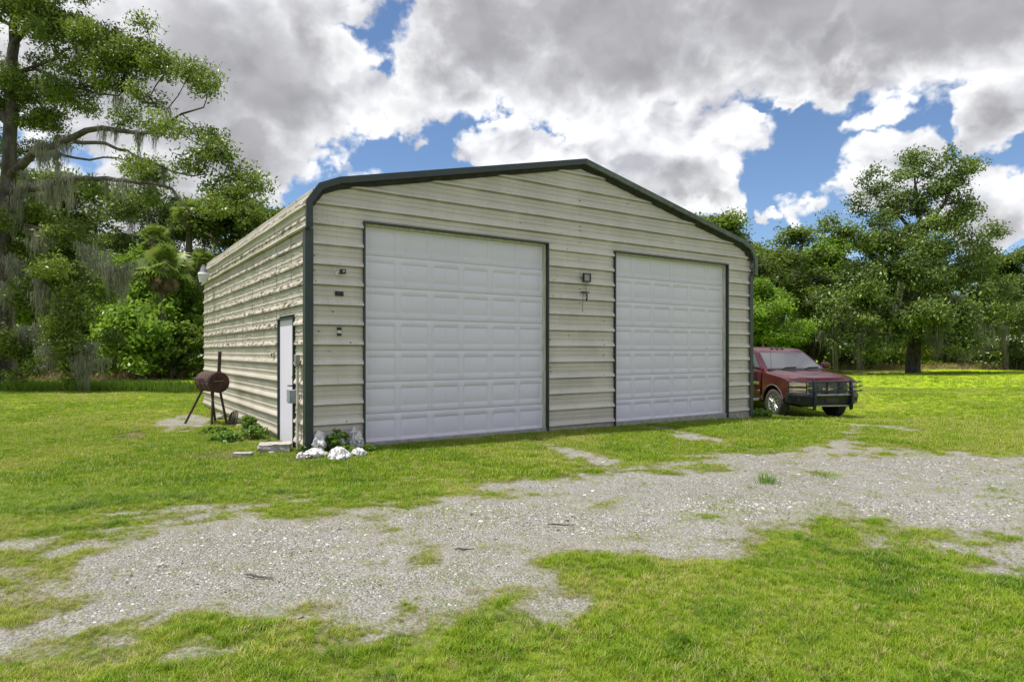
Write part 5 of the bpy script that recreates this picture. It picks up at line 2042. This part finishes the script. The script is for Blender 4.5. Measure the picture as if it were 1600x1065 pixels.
    for (u, v, Y) in ((70, 240, 24), (88, 255, 23.8), (82, 300, 23.8), (105, 285, 23.5), (150, 410, 23.5), (185, 430, 23.2), (70, 370, 24), (60, 470, 23.5), (20, 330, 24.3), (30, 420, 24), (140, 560, 23), (45, 530, 23.4), (120, 575, 22.9), (180, 440, 23.1), (95, 500, 23.4), (40, 300, 24.4), (10, 470, 24), (75, 560, 23)):
        for _ in range(6):
            tops.append(q(u + rg.normal() * 10, v - 14 + rg.normal() * 10, Y))
    V, F, tt = moss(rg, tops, 46, 0.25, 1.5, 0.013, 0.15)
    np_mesh('hanging_moss', V, F, moss_m, t, False, {'tint': tt})


big_oak()


def lawn_oak():
    rg = np.random.default_rng(33)
    Y0 = 45.0
    base = px(1427, 584, Y0)
    base.z = H1(base.x, base.y) - 0.1
    t = thing('oak_tree', 'tall broad live oak standing alone on the bright lawn beyond the truck', 'tree', base)
    o = np.array(base)
    q = lambda u, v, Y: np.array(px(u, v, Y)) - o
    sk = Skeleton(rg)
    sk.path([(0, 0, 0), q(1426, 575, 45), q(1428, 545, 45), q(1431, 500, 45), q(1436, 440, 45), q(1440, 390, 45), q(1436, 340, 45), q(1430, 290, 45), q(1428, 255, 45)], -1, 0.8, 0.07, 0.50, 0.045)

    def limb(pts, r0, r1):
        pts = [q(*p) for p in pts]
        sk.path(pts, sk.nearest(pts[0] - (pts[1] - pts[0]) * 0.3), 0.8, 0.08, r0, r1)
    limb([(1418, 490, 44.6), (1400, 455, 44), (1385, 425, 43.5), (1360, 400, 43), (1335, 380, 43)], 0.26, 0.06)
    limb([(1440, 470, 45.4), (1470, 430, 46), (1500, 410, 46.5), (1540, 390, 47)], 0.24, 0.06)
    limb([(1440, 385, 45), (1455, 345, 44.6), (1478, 315, 44.2), (1488, 290, 44), (1500, 265, 44)], 0.17, 0.05)
    limb([(1434, 375, 45), (1408, 340, 45.6), (1385, 315, 46), (1360, 300, 46)], 0.16, 0.05)
    limb([(1430, 520, 44.8), (1400, 500, 43), (1360, 490, 42), (1310, 480, 41.5)], 0.22, 0.05)
    limb([(1432, 515, 45.2), (1470, 500, 44), (1510, 490, 43), (1550, 480, 42.6)], 0.2, 0.05)
    limb([(1432, 480, 45), (1440, 460, 47), (1450, 440, 49)], 0.2, 0.05)
    limb([(1428, 500, 44.6), (1420, 490, 42), (1425, 480, 40.5)], 0.18, 0.05)
    masses = [(1428, 250, 45, 22, 1), (1450, 268, 45, 20, .9), (1410, 272, 45, 18, .8), (1349, 277, 46, 22, 1), (1372, 300, 46, 20, .8), (1492, 285, 44, 24, 1), (1480, 252, 44, 14, .8), (1500, 310, 44, 18, .8), (1510, 262, 44, 10, .8), (1442, 330, 45, 22, .9), (1418, 362, 44.5, 24, 1), (1400, 305, 44.6, 20, .9), (1448, 350, 44, 26, 1), (1440, 300, 44.3, 18, .9), (1484, 345, 43.8, 22, .9), (1512, 330, 44.5, 18, .8), (1375, 372, 43, 26, .9), (1440, 385, 43.2, 30, 1), (1452, 305, 45, 16, .8), (1385, 330, 46, 14, .7), (1375, 345, 43.5, 24, .9), (1340, 325, 44, 16, .8), (1410, 420, 42.5, 46, 1), (1460, 430, 42.5, 44, 1), (1360, 460, 41.8, 44, 1), (1430, 500, 41.8, 44, 1), (1500, 540, 43, 24, .9), (1370, 545, 42.5, 22, .8), (1310, 535, 42, 22, .8), (1545, 520, 44, 30, .9), (1550, 470, 45, 26, .8), (1470, 300, 44.5, 16, .8),
              (1465, 345, 44.6, 24, .7), (1400, 330, 45, 20, .5), (1325, 362, 43.2, 26, .9), (1300, 347, 43, 10, .7), (1358, 385, 43, 34, 1), (1395, 390, 43.6, 34, 1), (1430, 410, 43.4, 40, .9), (1472, 395, 45, 36, .9), (1515, 350, 46.2, 18, .8), (1518, 385, 46.5, 28, .9), (1548, 365, 47, 18, .9), (1505, 430, 45.5, 38, 1),
              (1545, 420, 46, 26, .8), (1340, 430, 42.6, 40, 1), (1385, 440, 43, 44, 1), (1300, 480, 41.8, 36, 1), (1345, 490, 42, 40, 1), (1395, 500, 42, 40, .9), (1440, 470, 42, 44, 1), (1490, 480, 43, 42, 1), (1540, 480, 43.6, 36, .9), (1470, 520, 42.5, 34, .8), (1520, 520, 43, 30, .7), (1400, 530, 42.2, 24, .6), (1340, 525, 42, 26, .6), (1280, 500, 42, 24, .7), (1450, 440, 48.5, 60, .8), (1400, 470, 48, 50, .6), (1500, 500, 48, 46, .6), (1560, 445, 46, 20, .8)]
    Cs, Rs = [], []
    for (u, v, Y, rpx, fill) in masses:
        c = q(u, v, Y)
        r = rpx / F_PX * Y
        n = max(2, int((rpx / 14.0) ** 2 * 1.2 * fill))
        for _ in range(n):
            d = rg.normal(size=3); d /= np.linalg.norm(d)
            Cs.append(c + d * r * rg.uniform(0.1, 0.95) * np.array([1, 1.3, 0.95])); Rs.append(rg.uniform(0.55, 1.0))
    Cs = np.array(Cs); Rs = np.array(Rs)
    sk.reach(Cs, 2.0, 0.16, 0.1)
    sk.twigs(Cs, Rs, 2)
    wood_obj(sk, 'trunk', bark_m, t, tip=0.016)
    V, F, tt = foliage(rg, Cs, Rs, 300, 0.23, 0.46, 0.26, 0.95, 0.25, 0.5, 12)
    np_mesh('crown', V, F, oak_leaf2, t, False, {'tint': tt})
    tops = []
    for (u, v, Y) in ((1310, 500, 41.5), (1330, 515, 41.6), (1350, 520, 41.6), (1290, 515, 42), (1370, 525, 42), (1400, 470, 41.8), (1450, 515, 42), (1480, 530, 42.4), (1500, 520, 42.6), (1530, 525, 43), (1468, 520, 42), (1340, 490, 41.4), (1410, 430, 42.5), (1420, 400, 43), (1550, 505, 43.3), (1496, 470, 42.6)):
        for _ in range(3):
            tops.append(q(u + rg.normal() * 14, v + rg.normal() * 14, Y))
    V, F, tt = moss(rg, tops, 40, 0.5, 2.8, 0.022, 0.30)
    np_mesh('hanging_moss', V, F, moss_m, t, False, {'tint': tt})


lawn_oak()


# ---- woodland trees: a few kinds, each copied with its own size and turn
def make_tree(kind, label):
    spec = {  # height, crown base, crown radius, clumps, leaf material, leaf length, trunk r
        'round': (12.0, 3.2, 3.6, 120, wood_leaf, 0.25, 0.22, bark2_m),
        'open': (13.5, 5.0, 3.4, 62, wood_leaf, 0.22, 0.20, bark2_m),
        'mossy': (12.5, 1.6, 3.9, 105, oak_leaf2, 0.22, 0.32, bark_m),
        'bushy': (8.5, 0.6, 3.3, 110, bright_leaf, 0.27, 0.15, bark2_m),
    }[kind]
    h, cb, cr, n, lm, L, tr, bk = spec
    rg = np.random.default_rng({'round': 1, 'open': 2, 'mossy': 3, 'bushy': 4}[kind] + 100)
    t = thing('woodland_tree', label, 'tree')
    sk = Skeleton(rg)
    lean = rg.normal(size=2) * 0.5
    sk.path([(0, 0, -0.2), (lean[0] * .2, lean[1] * .2, h * 0.25), (lean[0] * .7, lean[1] * .5, h * 0.5), (lean[0], lean[1], h * 0.72), (lean[0] * 1.2, lean[1] * 1.3, h * 0.9)], -1, 0.8, 0.06, tr, 0.05)
    for k in range(6):
        a = k * 2.4 + rg.uniform(-.4, .4)
        z0 = cb + (h - cb) * rg.uniform(0.05, 0.5)
        rr = cr * rg.uniform(0.6, 0.95)
        p0 = np.array([lean[0] * .6, lean[1] * .5, z0])
        e = np.array([math.cos(a) * rr, math.sin(a) * rr, z0 + rr * rg.uniform(0.3, 0.9)])
        sk.path([(p0 + e) / 2 + np.array([0, 0, 0.3]), e], sk.nearest(p0), 0.7, 0.1, tr * 0.45, 0.04)
    Cs, Rs = [], []
    lobes = []
    for k in range(9 if kind != 'open' else 7):
        a = k * 2.4
        f = rg.uniform(0.0, 1.0)
        rr = cr * (0.65 - 0.35 * (2 * f - 0.8) ** 2) * rg.uniform(0.6, 1.2)
        lobes.append((math.cos(a) * rr, math.sin(a) * rr, cb + (h - cb) * (0.15 + 0.75 * f), cr * rg.uniform(0.3, 0.5)))
    lobes.append((lean[0], lean[1], h * 0.92, cr * 0.33))
    for k in range(n):
        x, y, z, r = lobes[k % len(lobes)]
        d = rg.normal(size=3); d /= np.linalg.norm(d)
        Cs.append(np.array([x, y, z]) + d * r * rg.uniform(0.3, 1.05) * np.array([1, 1, 0.8]))
        Rs.append(rg.uniform(0.5, 0.95) * (0.8 if kind == 'open' else 1))
    Cs = np.array(Cs); Rs = np.array(Rs)
    Cs[:, 2] = np.maximum(Cs[:, 2], 0.4)
    sk.reach(Cs, cb * 0.5, 0.15, 0.1)
    wood_obj(sk, 'trunk', bk, t, tip=0.014)
    V, F, tt = foliage(rg, Cs, Rs, 270 if kind != 'open' else 220, L, 0.47, 0.27, 0.95, 0.28, 0.5, 11)
    np_mesh('crown', V, F, lm, t, False, {'tint': tt})
    if kind in ('mossy', 'open'):
        ids = rg.choice(len(Cs), 24 if kind == 'mossy' else 18)
        tops = Cs[ids] + np.array([0, 0, -0.3])
        V, F, tt = moss(rg, tops, 34, 0.3, 1.7, 0.020, 0.24)
        np_mesh('hanging_moss', V, F, moss_m, t, False, {'tint': tt})
    return t


def copy_tree(src, name=None):
    c = src.copy()
    C.objects.link(c)
    for ch in src.children:
        k = ch.copy()
        C.objects.link(k)
        k.parent = c
        for g_ in ch.children:
            q = g_.copy(); C.objects.link(q); q.parent = k
    return c


KIND_H = {'round': 12.6, 'open': 14.0, 'mossy': 13.2, 'bushy': 9.0}
WOODS = [  # kind, pixel x, depth, pixel y of top, width factor, label, group
    ('open', 205, 42, 228, 1.0, 'tall thin mossy tree against the sky between the huge oak and the palms', 'L'),
    ('open', 118, 44, 262, 1.15, 'mossy thin-crowned tree half behind the huge oak limbs', 'L'),
    ('round', 46, 40, 250, 1.1, 'dark round tree directly behind the trunk of the huge oak', 'L'),
    ('round', 350, 40, 285, 1.05, 'dense dark tree above the barn light on the garage side wall', 'L'),
    ('round', 418, 39, 312, 0.8, 'small dark tree top just above the pale roof edge by the green trim', 'L'),
    ('mossy', 290, 43, 300, 0.9, 'mossy tree behind the tallest cabbage palm', 'L'),
    ('mossy', 130, 38, 400, 0.8, 'low mossy tree under the huge oak with grey drapes', 'L'),
    ('bushy', 215, 38, 392, 0.95, 'bright leafy small tree crowded round the skirted cabbage palm', 'L'),
    ('bushy', 290, 37, 430, 0.85, 'bright green leafy tree beside the far corner of the side wall', 'L'),
    ('bushy', 155, 39, 405, 0.9, 'bright leafy tree in the thicket behind the grey moss drapes', 'L'),
    ('bushy', 20, 41, 330, 0.9, 'yellowish leafy tree glimpsed past the huge oak trunk', 'L'),
    ('round', 1128, 46, 326, 1.25, 'leafy tree whose top shows above the sloping green roof trim', 'R'),
    ('open', 1208, 47, 345, 1.6, 'open-crowned tree with sky gaps just past the garage corner', 'R'),
    ('bushy', 1196, 42, 440, 0.9, 'bright bushy tree rising behind the truck cab beside the garage', 'R'),
    ('round', 1170, 50, 372, 1.2, 'dark tree wedged behind the bent garage roof edge', 'R'),
    ('bushy', 1282, 55, 378, 1.35, 'yellow-topped tree between the open-crowned tree and the lone oak', 'R'),
    ('mossy', 1268, 47, 420, 0.9, 'mossy dark tree with grey drapes above the truck windshield', 'R'),
    ('mossy', 1325, 58, 400, 1.0, 'shaded mossy tree behind the near side of the lone oak', 'R'),
    ('round', 1400, 62, 400, 1.1, 'dark woodland tree hidden mostly behind the lone oak trunk', 'R'),
    ('mossy', 1500, 60, 405, 1.05, 'mossy woodland tree behind the far side of the lone oak', 'R'),
    ('round', 1572, 54, 388, 1.0, 'round green tree past the lone oak near the edge of the lawn', 'R'),
    ('mossy', 1625, 50, 372, 1.0, 'tall mossy tree at the outer end of the tree line past the lone oak', 'R'),
    ('round', 1700, 52, 360, 1.0, 'tree continuing the line outside the lawn oak', 'R'),
    ('bushy', 1440, 66, 500, 1.0, 'sunlit yellow-green shrub tree seen under the lone oak crown', 'R'),
]
PROTOS = {}


def plant_woods():
    rg = random.Random(6)
    for kind, u, Y, v, wf, lab, side in WOODS:
        if kind not in PROTOS:
            PROTOS[kind] = make_tree(kind, lab)
            t = PROTOS[kind]
        else:
            t = copy_tree(PROTOS[kind])
        x = (u - CX) / F_PX * Y
        z0 = H1(x, Y)
        H = CAM_H + (HOR - v) / F_PX * Y - z0
        s = H / KIND_H[kind]
        t.location = (x, Y, z0)
        w = (0.55 * s + 0.45) * wf
        t.scale = (w, w, s)
        t.rotation_euler = (0, 0, rg.uniform(0, 6.28))
        t['label'] = lab
        t['category'] = 'tree'
        t['group'] = 'woodland trees behind the lawn'


plant_woods()


# ---- cabbage palms
def make_palm(u, Y, v_head, rpx, label, seed, skirt=True):
    rg = np.random.default_rng(seed)
    x = (u - CX) / F_PX * Y
    z0 = H1(x, Y)
    hz = CAM_H + (HOR - v_head) / F_PX * Y - z0
    t = thing('cabbage_palm', label, 'palm', (x, Y, z0), 0, 'cabbage palms in the thicket')
    rad = rpx / F_PX * Y
    n = 9
    V, F = [], []
    m = 10
    lx, ly = rg.normal(size=2) * 0.25
    for i in range(n + 1):
        f = i / n
        r = 0.19 * (1.15 - 0.3 * f) + 0.02 * (i % 2)
        for k in range(m):
            a = 2 * math.pi * k / m
            V.append((lx * f ** 2 + r * math.cos(a), ly * f ** 2 + r * math.sin(a), -0.2 + (hz + 0.2) * f))
    for i in range(n):
        for k in range(m):
            F.append((i * m + k, i * m + (k + 1) % m, (i + 1) * m + (k + 1) % m, (i + 1) * m + k))
    np_mesh('trunk', V, F, palm_bark, t, True)
    head = np.array([lx, ly, hz])

    def fronds(cnt, e0, e1, L, dead, name, mat):
        Vs, Fs, Ts = [], [], []
        for j in range(cnt):
            a = j * 2.39996 + rg.uniform(-.2, .2)
            el = rg.uniform(e0, e1)
            st = L * rg.uniform(0.45, 0.6)
            d = np.array([math.cos(a) * math.cos(el), math.sin(a) * math.cos(el), math.sin(el)])
            side = np.array([-math.sin(a), math.cos(a), 0])
            upv = np.cross(side, d) * -1
            if upv[2] < 0:
                upv = -upv
            ro = rg.normal(0, 0.55)
            side, upv = side * math.cos(ro) + upv * math.sin(ro), upv * math.cos(ro) - side * math.sin(ro)
            hub = head + d * st
            # stalk
            b = len(Vs)
            Vs += [head - side * .02, head + side * .02, hub + side * .012, hub - side * .012]; Fs.append((b, b + 1, b + 2, b + 3)); tn = float(np.clip(rg.normal(0.5, 0.2), 0, 0.95)); Ts += [tn] * 4
            nl = 18
            for k in range(nl):
                ph = R(-125 + 250 * k / (nl - 1)) * (0.55 if dead else 1.0)
                ll = L * rg.uniform(0.5, 0.62) * (1 - 0.25 * abs(ph) / 2.2)
                dd = d * math.cos(ph) + side * math.sin(ph) + upv * (0.12 - 0.1 * math.cos(ph))
                dd /= np.linalg.norm(dd)
                w = side * math.cos(ph) * 0.042 - d * math.sin(ph) * 0.042
                b = len(Vs)
                mid = hub + dd * ll * 0.55
                tip = hub + dd * ll + np.array([0, 0, -0.28 * ll if not dead else -0.5 * ll])
                Vs += [hub, mid - w * (L / 1.2), tip, mid + w * (L / 1.2)]
                Fs.append((b, b + 1, b + 2, b + 3))
                q = float(np.clip(tn + rg.normal(0, 0.12), 0, 0.96))
                Ts += [q] * 4
        np_mesh(name, np.array(Vs), np.array(Fs), mat, t, False, {'tint': np.array(Ts)})
    fronds(40, -0.30, 1.45, rad * 1.0, False, 'fronds', palm_leaf)
    if skirt:
        fronds(16, -1.5, -0.85, rad * 0.72, True, 'dead_fronds', palm_dead)
    return t


make_palm(250, 35.0, 420, 46, 'cabbage palm with the widest green head and brown skirt in front of the thicket', 1)
make_palm(243, 37.5, 374, 27, 'cabbage palm with a small yellowish head above the widest-headed palm', 2)
make_palm(292, 39.0, 340, 30, 'tallest cabbage palm with a bare grey trunk near the far garage corner', 3)
make_palm(20, 30.0, 396, 36, 'cabbage palm yellowing behind the trunk of the huge oak', 5)
make_palm(303, 36.5, 410, 26, 'low cabbage palm beside the far corner of the side wall', 6, False)


# ---- shrubs and weeds
def shrub(label, u, Y, v_top, wpx, mat, seed, L=0.2, n=26, each=200, name='shrub', cat='shrub', group=None, z=None, hollow=0.3):
    rg = np.random.default_rng(seed)
    x = (u - CX) / F_PX * Y
    z0 = H1(x, Y) if z is None else z
    H = CAM_H + (HOR - v_top) / F_PX * Y - z0
    W = wpx / F_PX * Y / 2
    t = thing(name, label, cat, (x, Y, z0), 0, group)
    Cs, Rs = [], []
    for k in range(n):
        a = rg.uniform(0, 6.283)
        rr = W * math.sqrt(rg.uniform()) * 0.85
        zz = H * rg.uniform(0.08, 0.86) * (1 - 0.35 * (rr / W) ** 2)
        Cs.append((math.cos(a) * rr, math.sin(a) * rr * 0.8, zz)); Rs.append(min(W, H) * rg.uniform(0.18, 0.32))
    Cs, Rs = np.array(Cs), np.array(Rs)
    sk = Skeleton(rg)
    sk.path([(0, 0, -0.05), (0, 0, H * 0.12)], -1, 0.2, 0.0)
    sk.reach(Cs, -1, 0.12, 0.05)
    wood_obj(sk, 'stem', bark2_m, t, tip=0.004 + 0.002 * H, power=3.2)
    V, F, tt = foliage(rg, Cs, Rs, each, L, 0.5, Rs.mean() * 0.45, 0.85, hollow, 0.5, 8)
    np_mesh('foliage', V, F, mat, t, False, {'tint': tt})
    return t


def build_shrubs():
    gl, gr_ = 'shrubs along the wood edge', 'shrubs along the wood edge'
    shrub('broad-leaved bright shrub under the skirted cabbage palm', 222, 33.6, 452, 130, bright_leaf, 1, 0.30, 46, 130, group=gl)
    shrub('dark green shrub low at the wood edge behind the grill', 287, 33.9, 500, 80, wood_leaf, 2, 0.28, 30, 130, group=gl)
    shrub('leafy green shrub between the mossy low tree and the brush pile', 190, 36.5, 505, 90, bright_leaf, 3, 0.32, 30, 110, group=gl)
    shrub('dark shrub in the shade below the huge oak', 110, 36.5, 515, 120, wood_leaf, 4, 0.28, 30, 120, group=gl)
    shrub('shaded shrub behind the trunk of the huge oak', 20, 36.0, 500, 130, wood_leaf, 5, 0.28, 34, 120, group=gl)
    shrub('viny shrub climbing at the far end of the side wall', 312, 36.0, 440, 60, bright_leaf, 6, 0.28, 36, 110, group=gl)
    shrub('lime green shrub lit by sun behind the truck roof', 1228, 47.5, 505, 44, yellow_leaf, 7, 0.26, 30, 110, group=gr_)
    shrub('dark shrub beside the garage corner behind the truck cab', 1186, 44.0, 480, 60, wood_leaf, 8, 0.26, 30, 120, group=gr_)
    shrub('brownish green shrub above the truck hood', 1262, 50.0, 520, 60, wood_leaf, 9, 0.28, 30, 110, group=gr_)
    shrub('green shrub at the wood edge between truck and lone oak', 1330, 57.5, 532, 80, wood_leaf, 10, 0.3, 30, 110, group=gr_)
    shrub('bright shrub showing under the lone oak beside its trunk', 1455, 60.0, 530, 46, yellow_leaf, 11, 0.3, 28, 110, group=gr_)
    shrub('dark low shrub at the wood edge far past the lone oak', 1580, 57.0, 520, 110, wood_leaf, 12, 0.3, 40, 110, group=gr_)
    shrub('dark low shrub at the wood edge just past the lone oak trunk', 1515, 59.0, 530, 80, wood_leaf, 13, 0.3, 34, 110, group=gr_)
    shrub('low dark shrub behind the lone oak on its garage side', 1388, 61.0, 528, 70, wood_leaf, 14, 0.3, 30, 110, group=gr_)
    # weeds close by
    q = at_wall(-0.22, 2.75, 0)
    shrub('green weed bush growing at the side wall by the hose coil', CX + q.x / q.y * F_PX, q.y, 645, 34, weed_m, 20, 0.085, 24, 55, 'weed', 'weed')
    q = at_wall(-0.75, 3.2, 0)
    shrub('low leafy weeds in the grass under the hose coil', CX + q.x / q.y * F_PX, q.y, 668, 62, weed_m, 21, 0.07, 26, 45, 'weed', 'weed')
    shrub('bushy weed growing behind the white bags at the corner', 527, 9.66, 666, 34, weed_m, 22, 0.065, 20, 40, 'weed', 'weed')
    shrub('small weed between the white bags and the roll-up door', 548, 9.28, 694, 28, weed_m, 23, 0.05, 14, 32, 'weed', 'weed')
    shrub('low weed at the foot of the near roll-up door by the bags', 579, 9.62, 693, 24, weed_m, 24, 0.05, 12, 30, 'weed', 'weed')
    shrub('weed sprouting between the side door and the corner post', 470, 9.45, 694, 16, weed_m, 25, 0.045, 12, 30, 'weed', 'weed')
    shrub('leafy weed clump at the garage corner beside the truck tyre', 1192, 15.75, 636, 34, weed_m, 26, 0.10, 18, 36, 'weed', 'weed')
    for (u, v, lab, sd) in ((1199, 752, 'tall grassy weed tuft standing alone in the gravel ahead of the doors', 1), (1285, 742, 'low spread of grass tufts on the gravel nearer the truck', 2)):
        rg = np.random.default_rng(300 + sd)
        Y = CAM_H * F_PX / (v - HOR)
        x = (u - CX) / F_PX * Y
        m = 130
        b_ = rg.normal(size=(m, 2)) * (0.055 if sd == 1 else 0.09)
        h = rg.uniform(0.04, 0.13, m) * (1.0 if sd == 1 else 0.5)
        a = rg.uniform(0, 6.283, m)
        ln = rg.normal(0, 0.045, (m, 2)) + b_ * 0.5
        w = 0.0032
        base = np.stack([b_[:, 0], b_[:, 1], np.full(m, -0.02)], -1)
        sv = np.stack([np.cos(a) * w, np.sin(a) * w, np.zeros(m)], -1)
        mid = base + np.stack([ln[:, 0] * .35, ln[:, 1] * .35, h * .7 + 0.02], -1)
        tip = base + np.stack([ln[:, 0], ln[:, 1], h + 0.02], -1)
        V = np.stack([base - sv, base + sv, mid + sv * .7, mid - sv * .7, tip + sv * .1, tip - sv * .1], 1).reshape(-1, 3)
        q = np.arange(m)[:, None, None] * 6 + np.array([[0, 1, 2, 3], [3, 2, 4, 5]])[None]
        o = np_mesh('grass_clump', V, q.reshape(-1, 4), weed_m, None, False, {'tint': np.repeat(rg.uniform(0.3, 0.95, m), 6)})
        o.location = (x, Y, H1(x, Y) - 0.01)
        tag(o, lab, 'grass clump', 'grass clumps in the gravel')
    for (u, v, vt, w_, lab, sd) in ((352, 690, 672, 56, 'sprawling low weeds in the grass between the grill and the concrete block', 41), (398, 684, 664, 44, 'spreading weeds along the side wall between hose coil and side door', 42), (425, 698, 684, 22, 'small weeds right at the broken concrete slab', 43)):
        Yw = CAM_H * F_PX / (v - HOR)
        shrub(lab, u, Yw, vt, w_, weed_m, sd, 0.06, 26, 34, 'weed', 'weed')
    # pale dead brush heap at the wood edge
    rg = np.random.default_rng(50)
    x, Y = (262 - CX) / F_PX * 34.2, 34.2
    t = thing('brush_pile', 'heap of pale dead branches at the wood edge beyond the grill', 'brush pile', (x, Y, H1(x, Y)))
    sk = Skeleton(rg)
    sk.path([(0, 0, -0.1), (0, 0, 0.2)], -1, 0.2, 0)
    ends = []
    for k in range(60):
        a = rg.uniform(0, 6.283); rr = rg.uniform(0.4, 1.5)
        ends.append((math.cos(a) * rr, math.sin(a) * rr * 0.6, rg.uniform(0.2, 2.3) * (1.1 - rr * 0.3)))
    sk.reach(ends, -1, 0.2, 0.0)
    sk.path([(-1.1, 0, 0.7), (0.2, -0.1, 1.5), (1.2, -0.1, 2.3)], 0, 0.5, 0.05, 0.045, 0.02)
    wood_obj(sk, 'branches', pmat('dead_wood', (0.17, 0.145, 0.12), (0.28, 0.25, 0.21), 9, rough=0.95), t, tip=0.012, power=3.2)
    V, F, tt = moss(rg, np.array(ends) + np.array([0, 0, 0.2]), 14, 0.3, 1.0, 0.02, 0.2)
    np_mesh('dry_vines', V, F, palm_dead, t, False, {'tint': tt})


build_shrubs()


def build_masses():
    """what nobody could count: the wood beyond the trees, straw and tall grass at its foot"""
    rg = np.random.default_rng(70)
    n = 1150
    Cs, Rs = [], []
    for k in range(n):
        left = k < n * 0.42
        if left:
            x = rg.uniform(-62, -8); y = 49 + rg.uniform(0, 5)
        else:
            x = rg.uniform(16, 92); y = 72 + rg.uniform(0, 6)
        top = 7.0 if left else 9.5
        Cs.append((x, y, rg.uniform(0.3, top) * (0.8 + 0.35 * math.sin(x * 0.7)))); Rs.append(rg.uniform(0.9, 1.6))
    V, F, tt = foliage(rg, Cs, Rs, 95, 0.42, 0.5, 0.45, 0.85, 0.2, 0.4, 8)
    o = np_mesh('far_woods', V, F, wood_leaf, None, False, {'tint': tt})
    o['kind'] = 'stuff'
    # straw at the edge of the lawn
    pts = []
    for k in range(1500):
        if k < 700:
            pts.append((rg.uniform(-28, -13.5), 35.0 + rg.normal() * 0.7))
        else:
            pts.append((rg.uniform(18, 52), 56.5 + rg.normal() * 1.0))
    P = np.array(pts)
    m = len(P) * 6
    b = np.repeat(P, 6, axis=0) + rg.normal(size=(m, 2)) * 0.25
    z = hgt(b[:, 0], b[:, 1]) - 0.03
    h = rg.uniform(0.15, 0.65, m)
    a = rg.uniform(0, 6.283, m)
    ln = rg.normal(0, 0.3, (m, 2))
    w = 0.018
    base = np.stack([b[:, 0], b[:, 1], z], -1)
    s = np.stack([np.cos(a) * w, np.sin(a) * w, np.zeros(m)], -1)
    tip = base + np.stack([ln[:, 0], ln[:, 1], h], -1)
    V = np.stack([base - s, base + s, tip + s * .3, tip - s * .3], 1).reshape(-1, 3)
    t_ = np.repeat(rg.uniform(0, 0.95, m), 4)
    o = np_mesh('dry_grass', V, np.arange(4 * m).reshape(-1, 4), dry_m, None, False, {'tint': t_})
    o['kind'] = 'stuff'
    # taller unmown grass below the huge oak
    m = 9000
    x = rg.uniform(-24, -11.5, m); y = 23.8 + 3.0 * rg.uniform(0, 1, m) ** 1.5 + (x + 18) * -0.05
    keep = rg.uniform(size=m) < sstep(-11.5, -14.5, x)
    x, y = x[keep], y[keep]; m = len(x)
    z = hgt(x, y) - 0.02
    h = rg.uniform(0.18, 0.48, m)
    a = rg.uniform(0, 6.283, m)
    ln = rg.normal(0, 0.12, (m, 2))
    base = np.stack([x, y, z], -1)
    s = np.stack([np.cos(a) * w, np.sin(a) * w, np.zeros(m)], -1)
    mid = base + np.stack([ln[:, 0] * .35, ln[:, 1] * .35, h * .65], -1)
    tip = base + np.stack([ln[:, 0], ln[:, 1], h], -1)
    V = np.stack([base - s, base + s, mid + s * .7, mid - s * .7, tip + s * .1, tip - s * .1], 1).reshape(-1, 3)
    q = np.arange(m)[:, None, None] * 6 + np.array([[0, 1, 2, 3], [3, 2, 4, 5]])[None]
    o = np_mesh('tall_grass', V, q.reshape(-1, 4), bright_leaf, None, False, {'tint': np.repeat(rg.uniform(0.3, 0.95, m), 6)})
    o['kind'] = 'stuff'


build_masses()
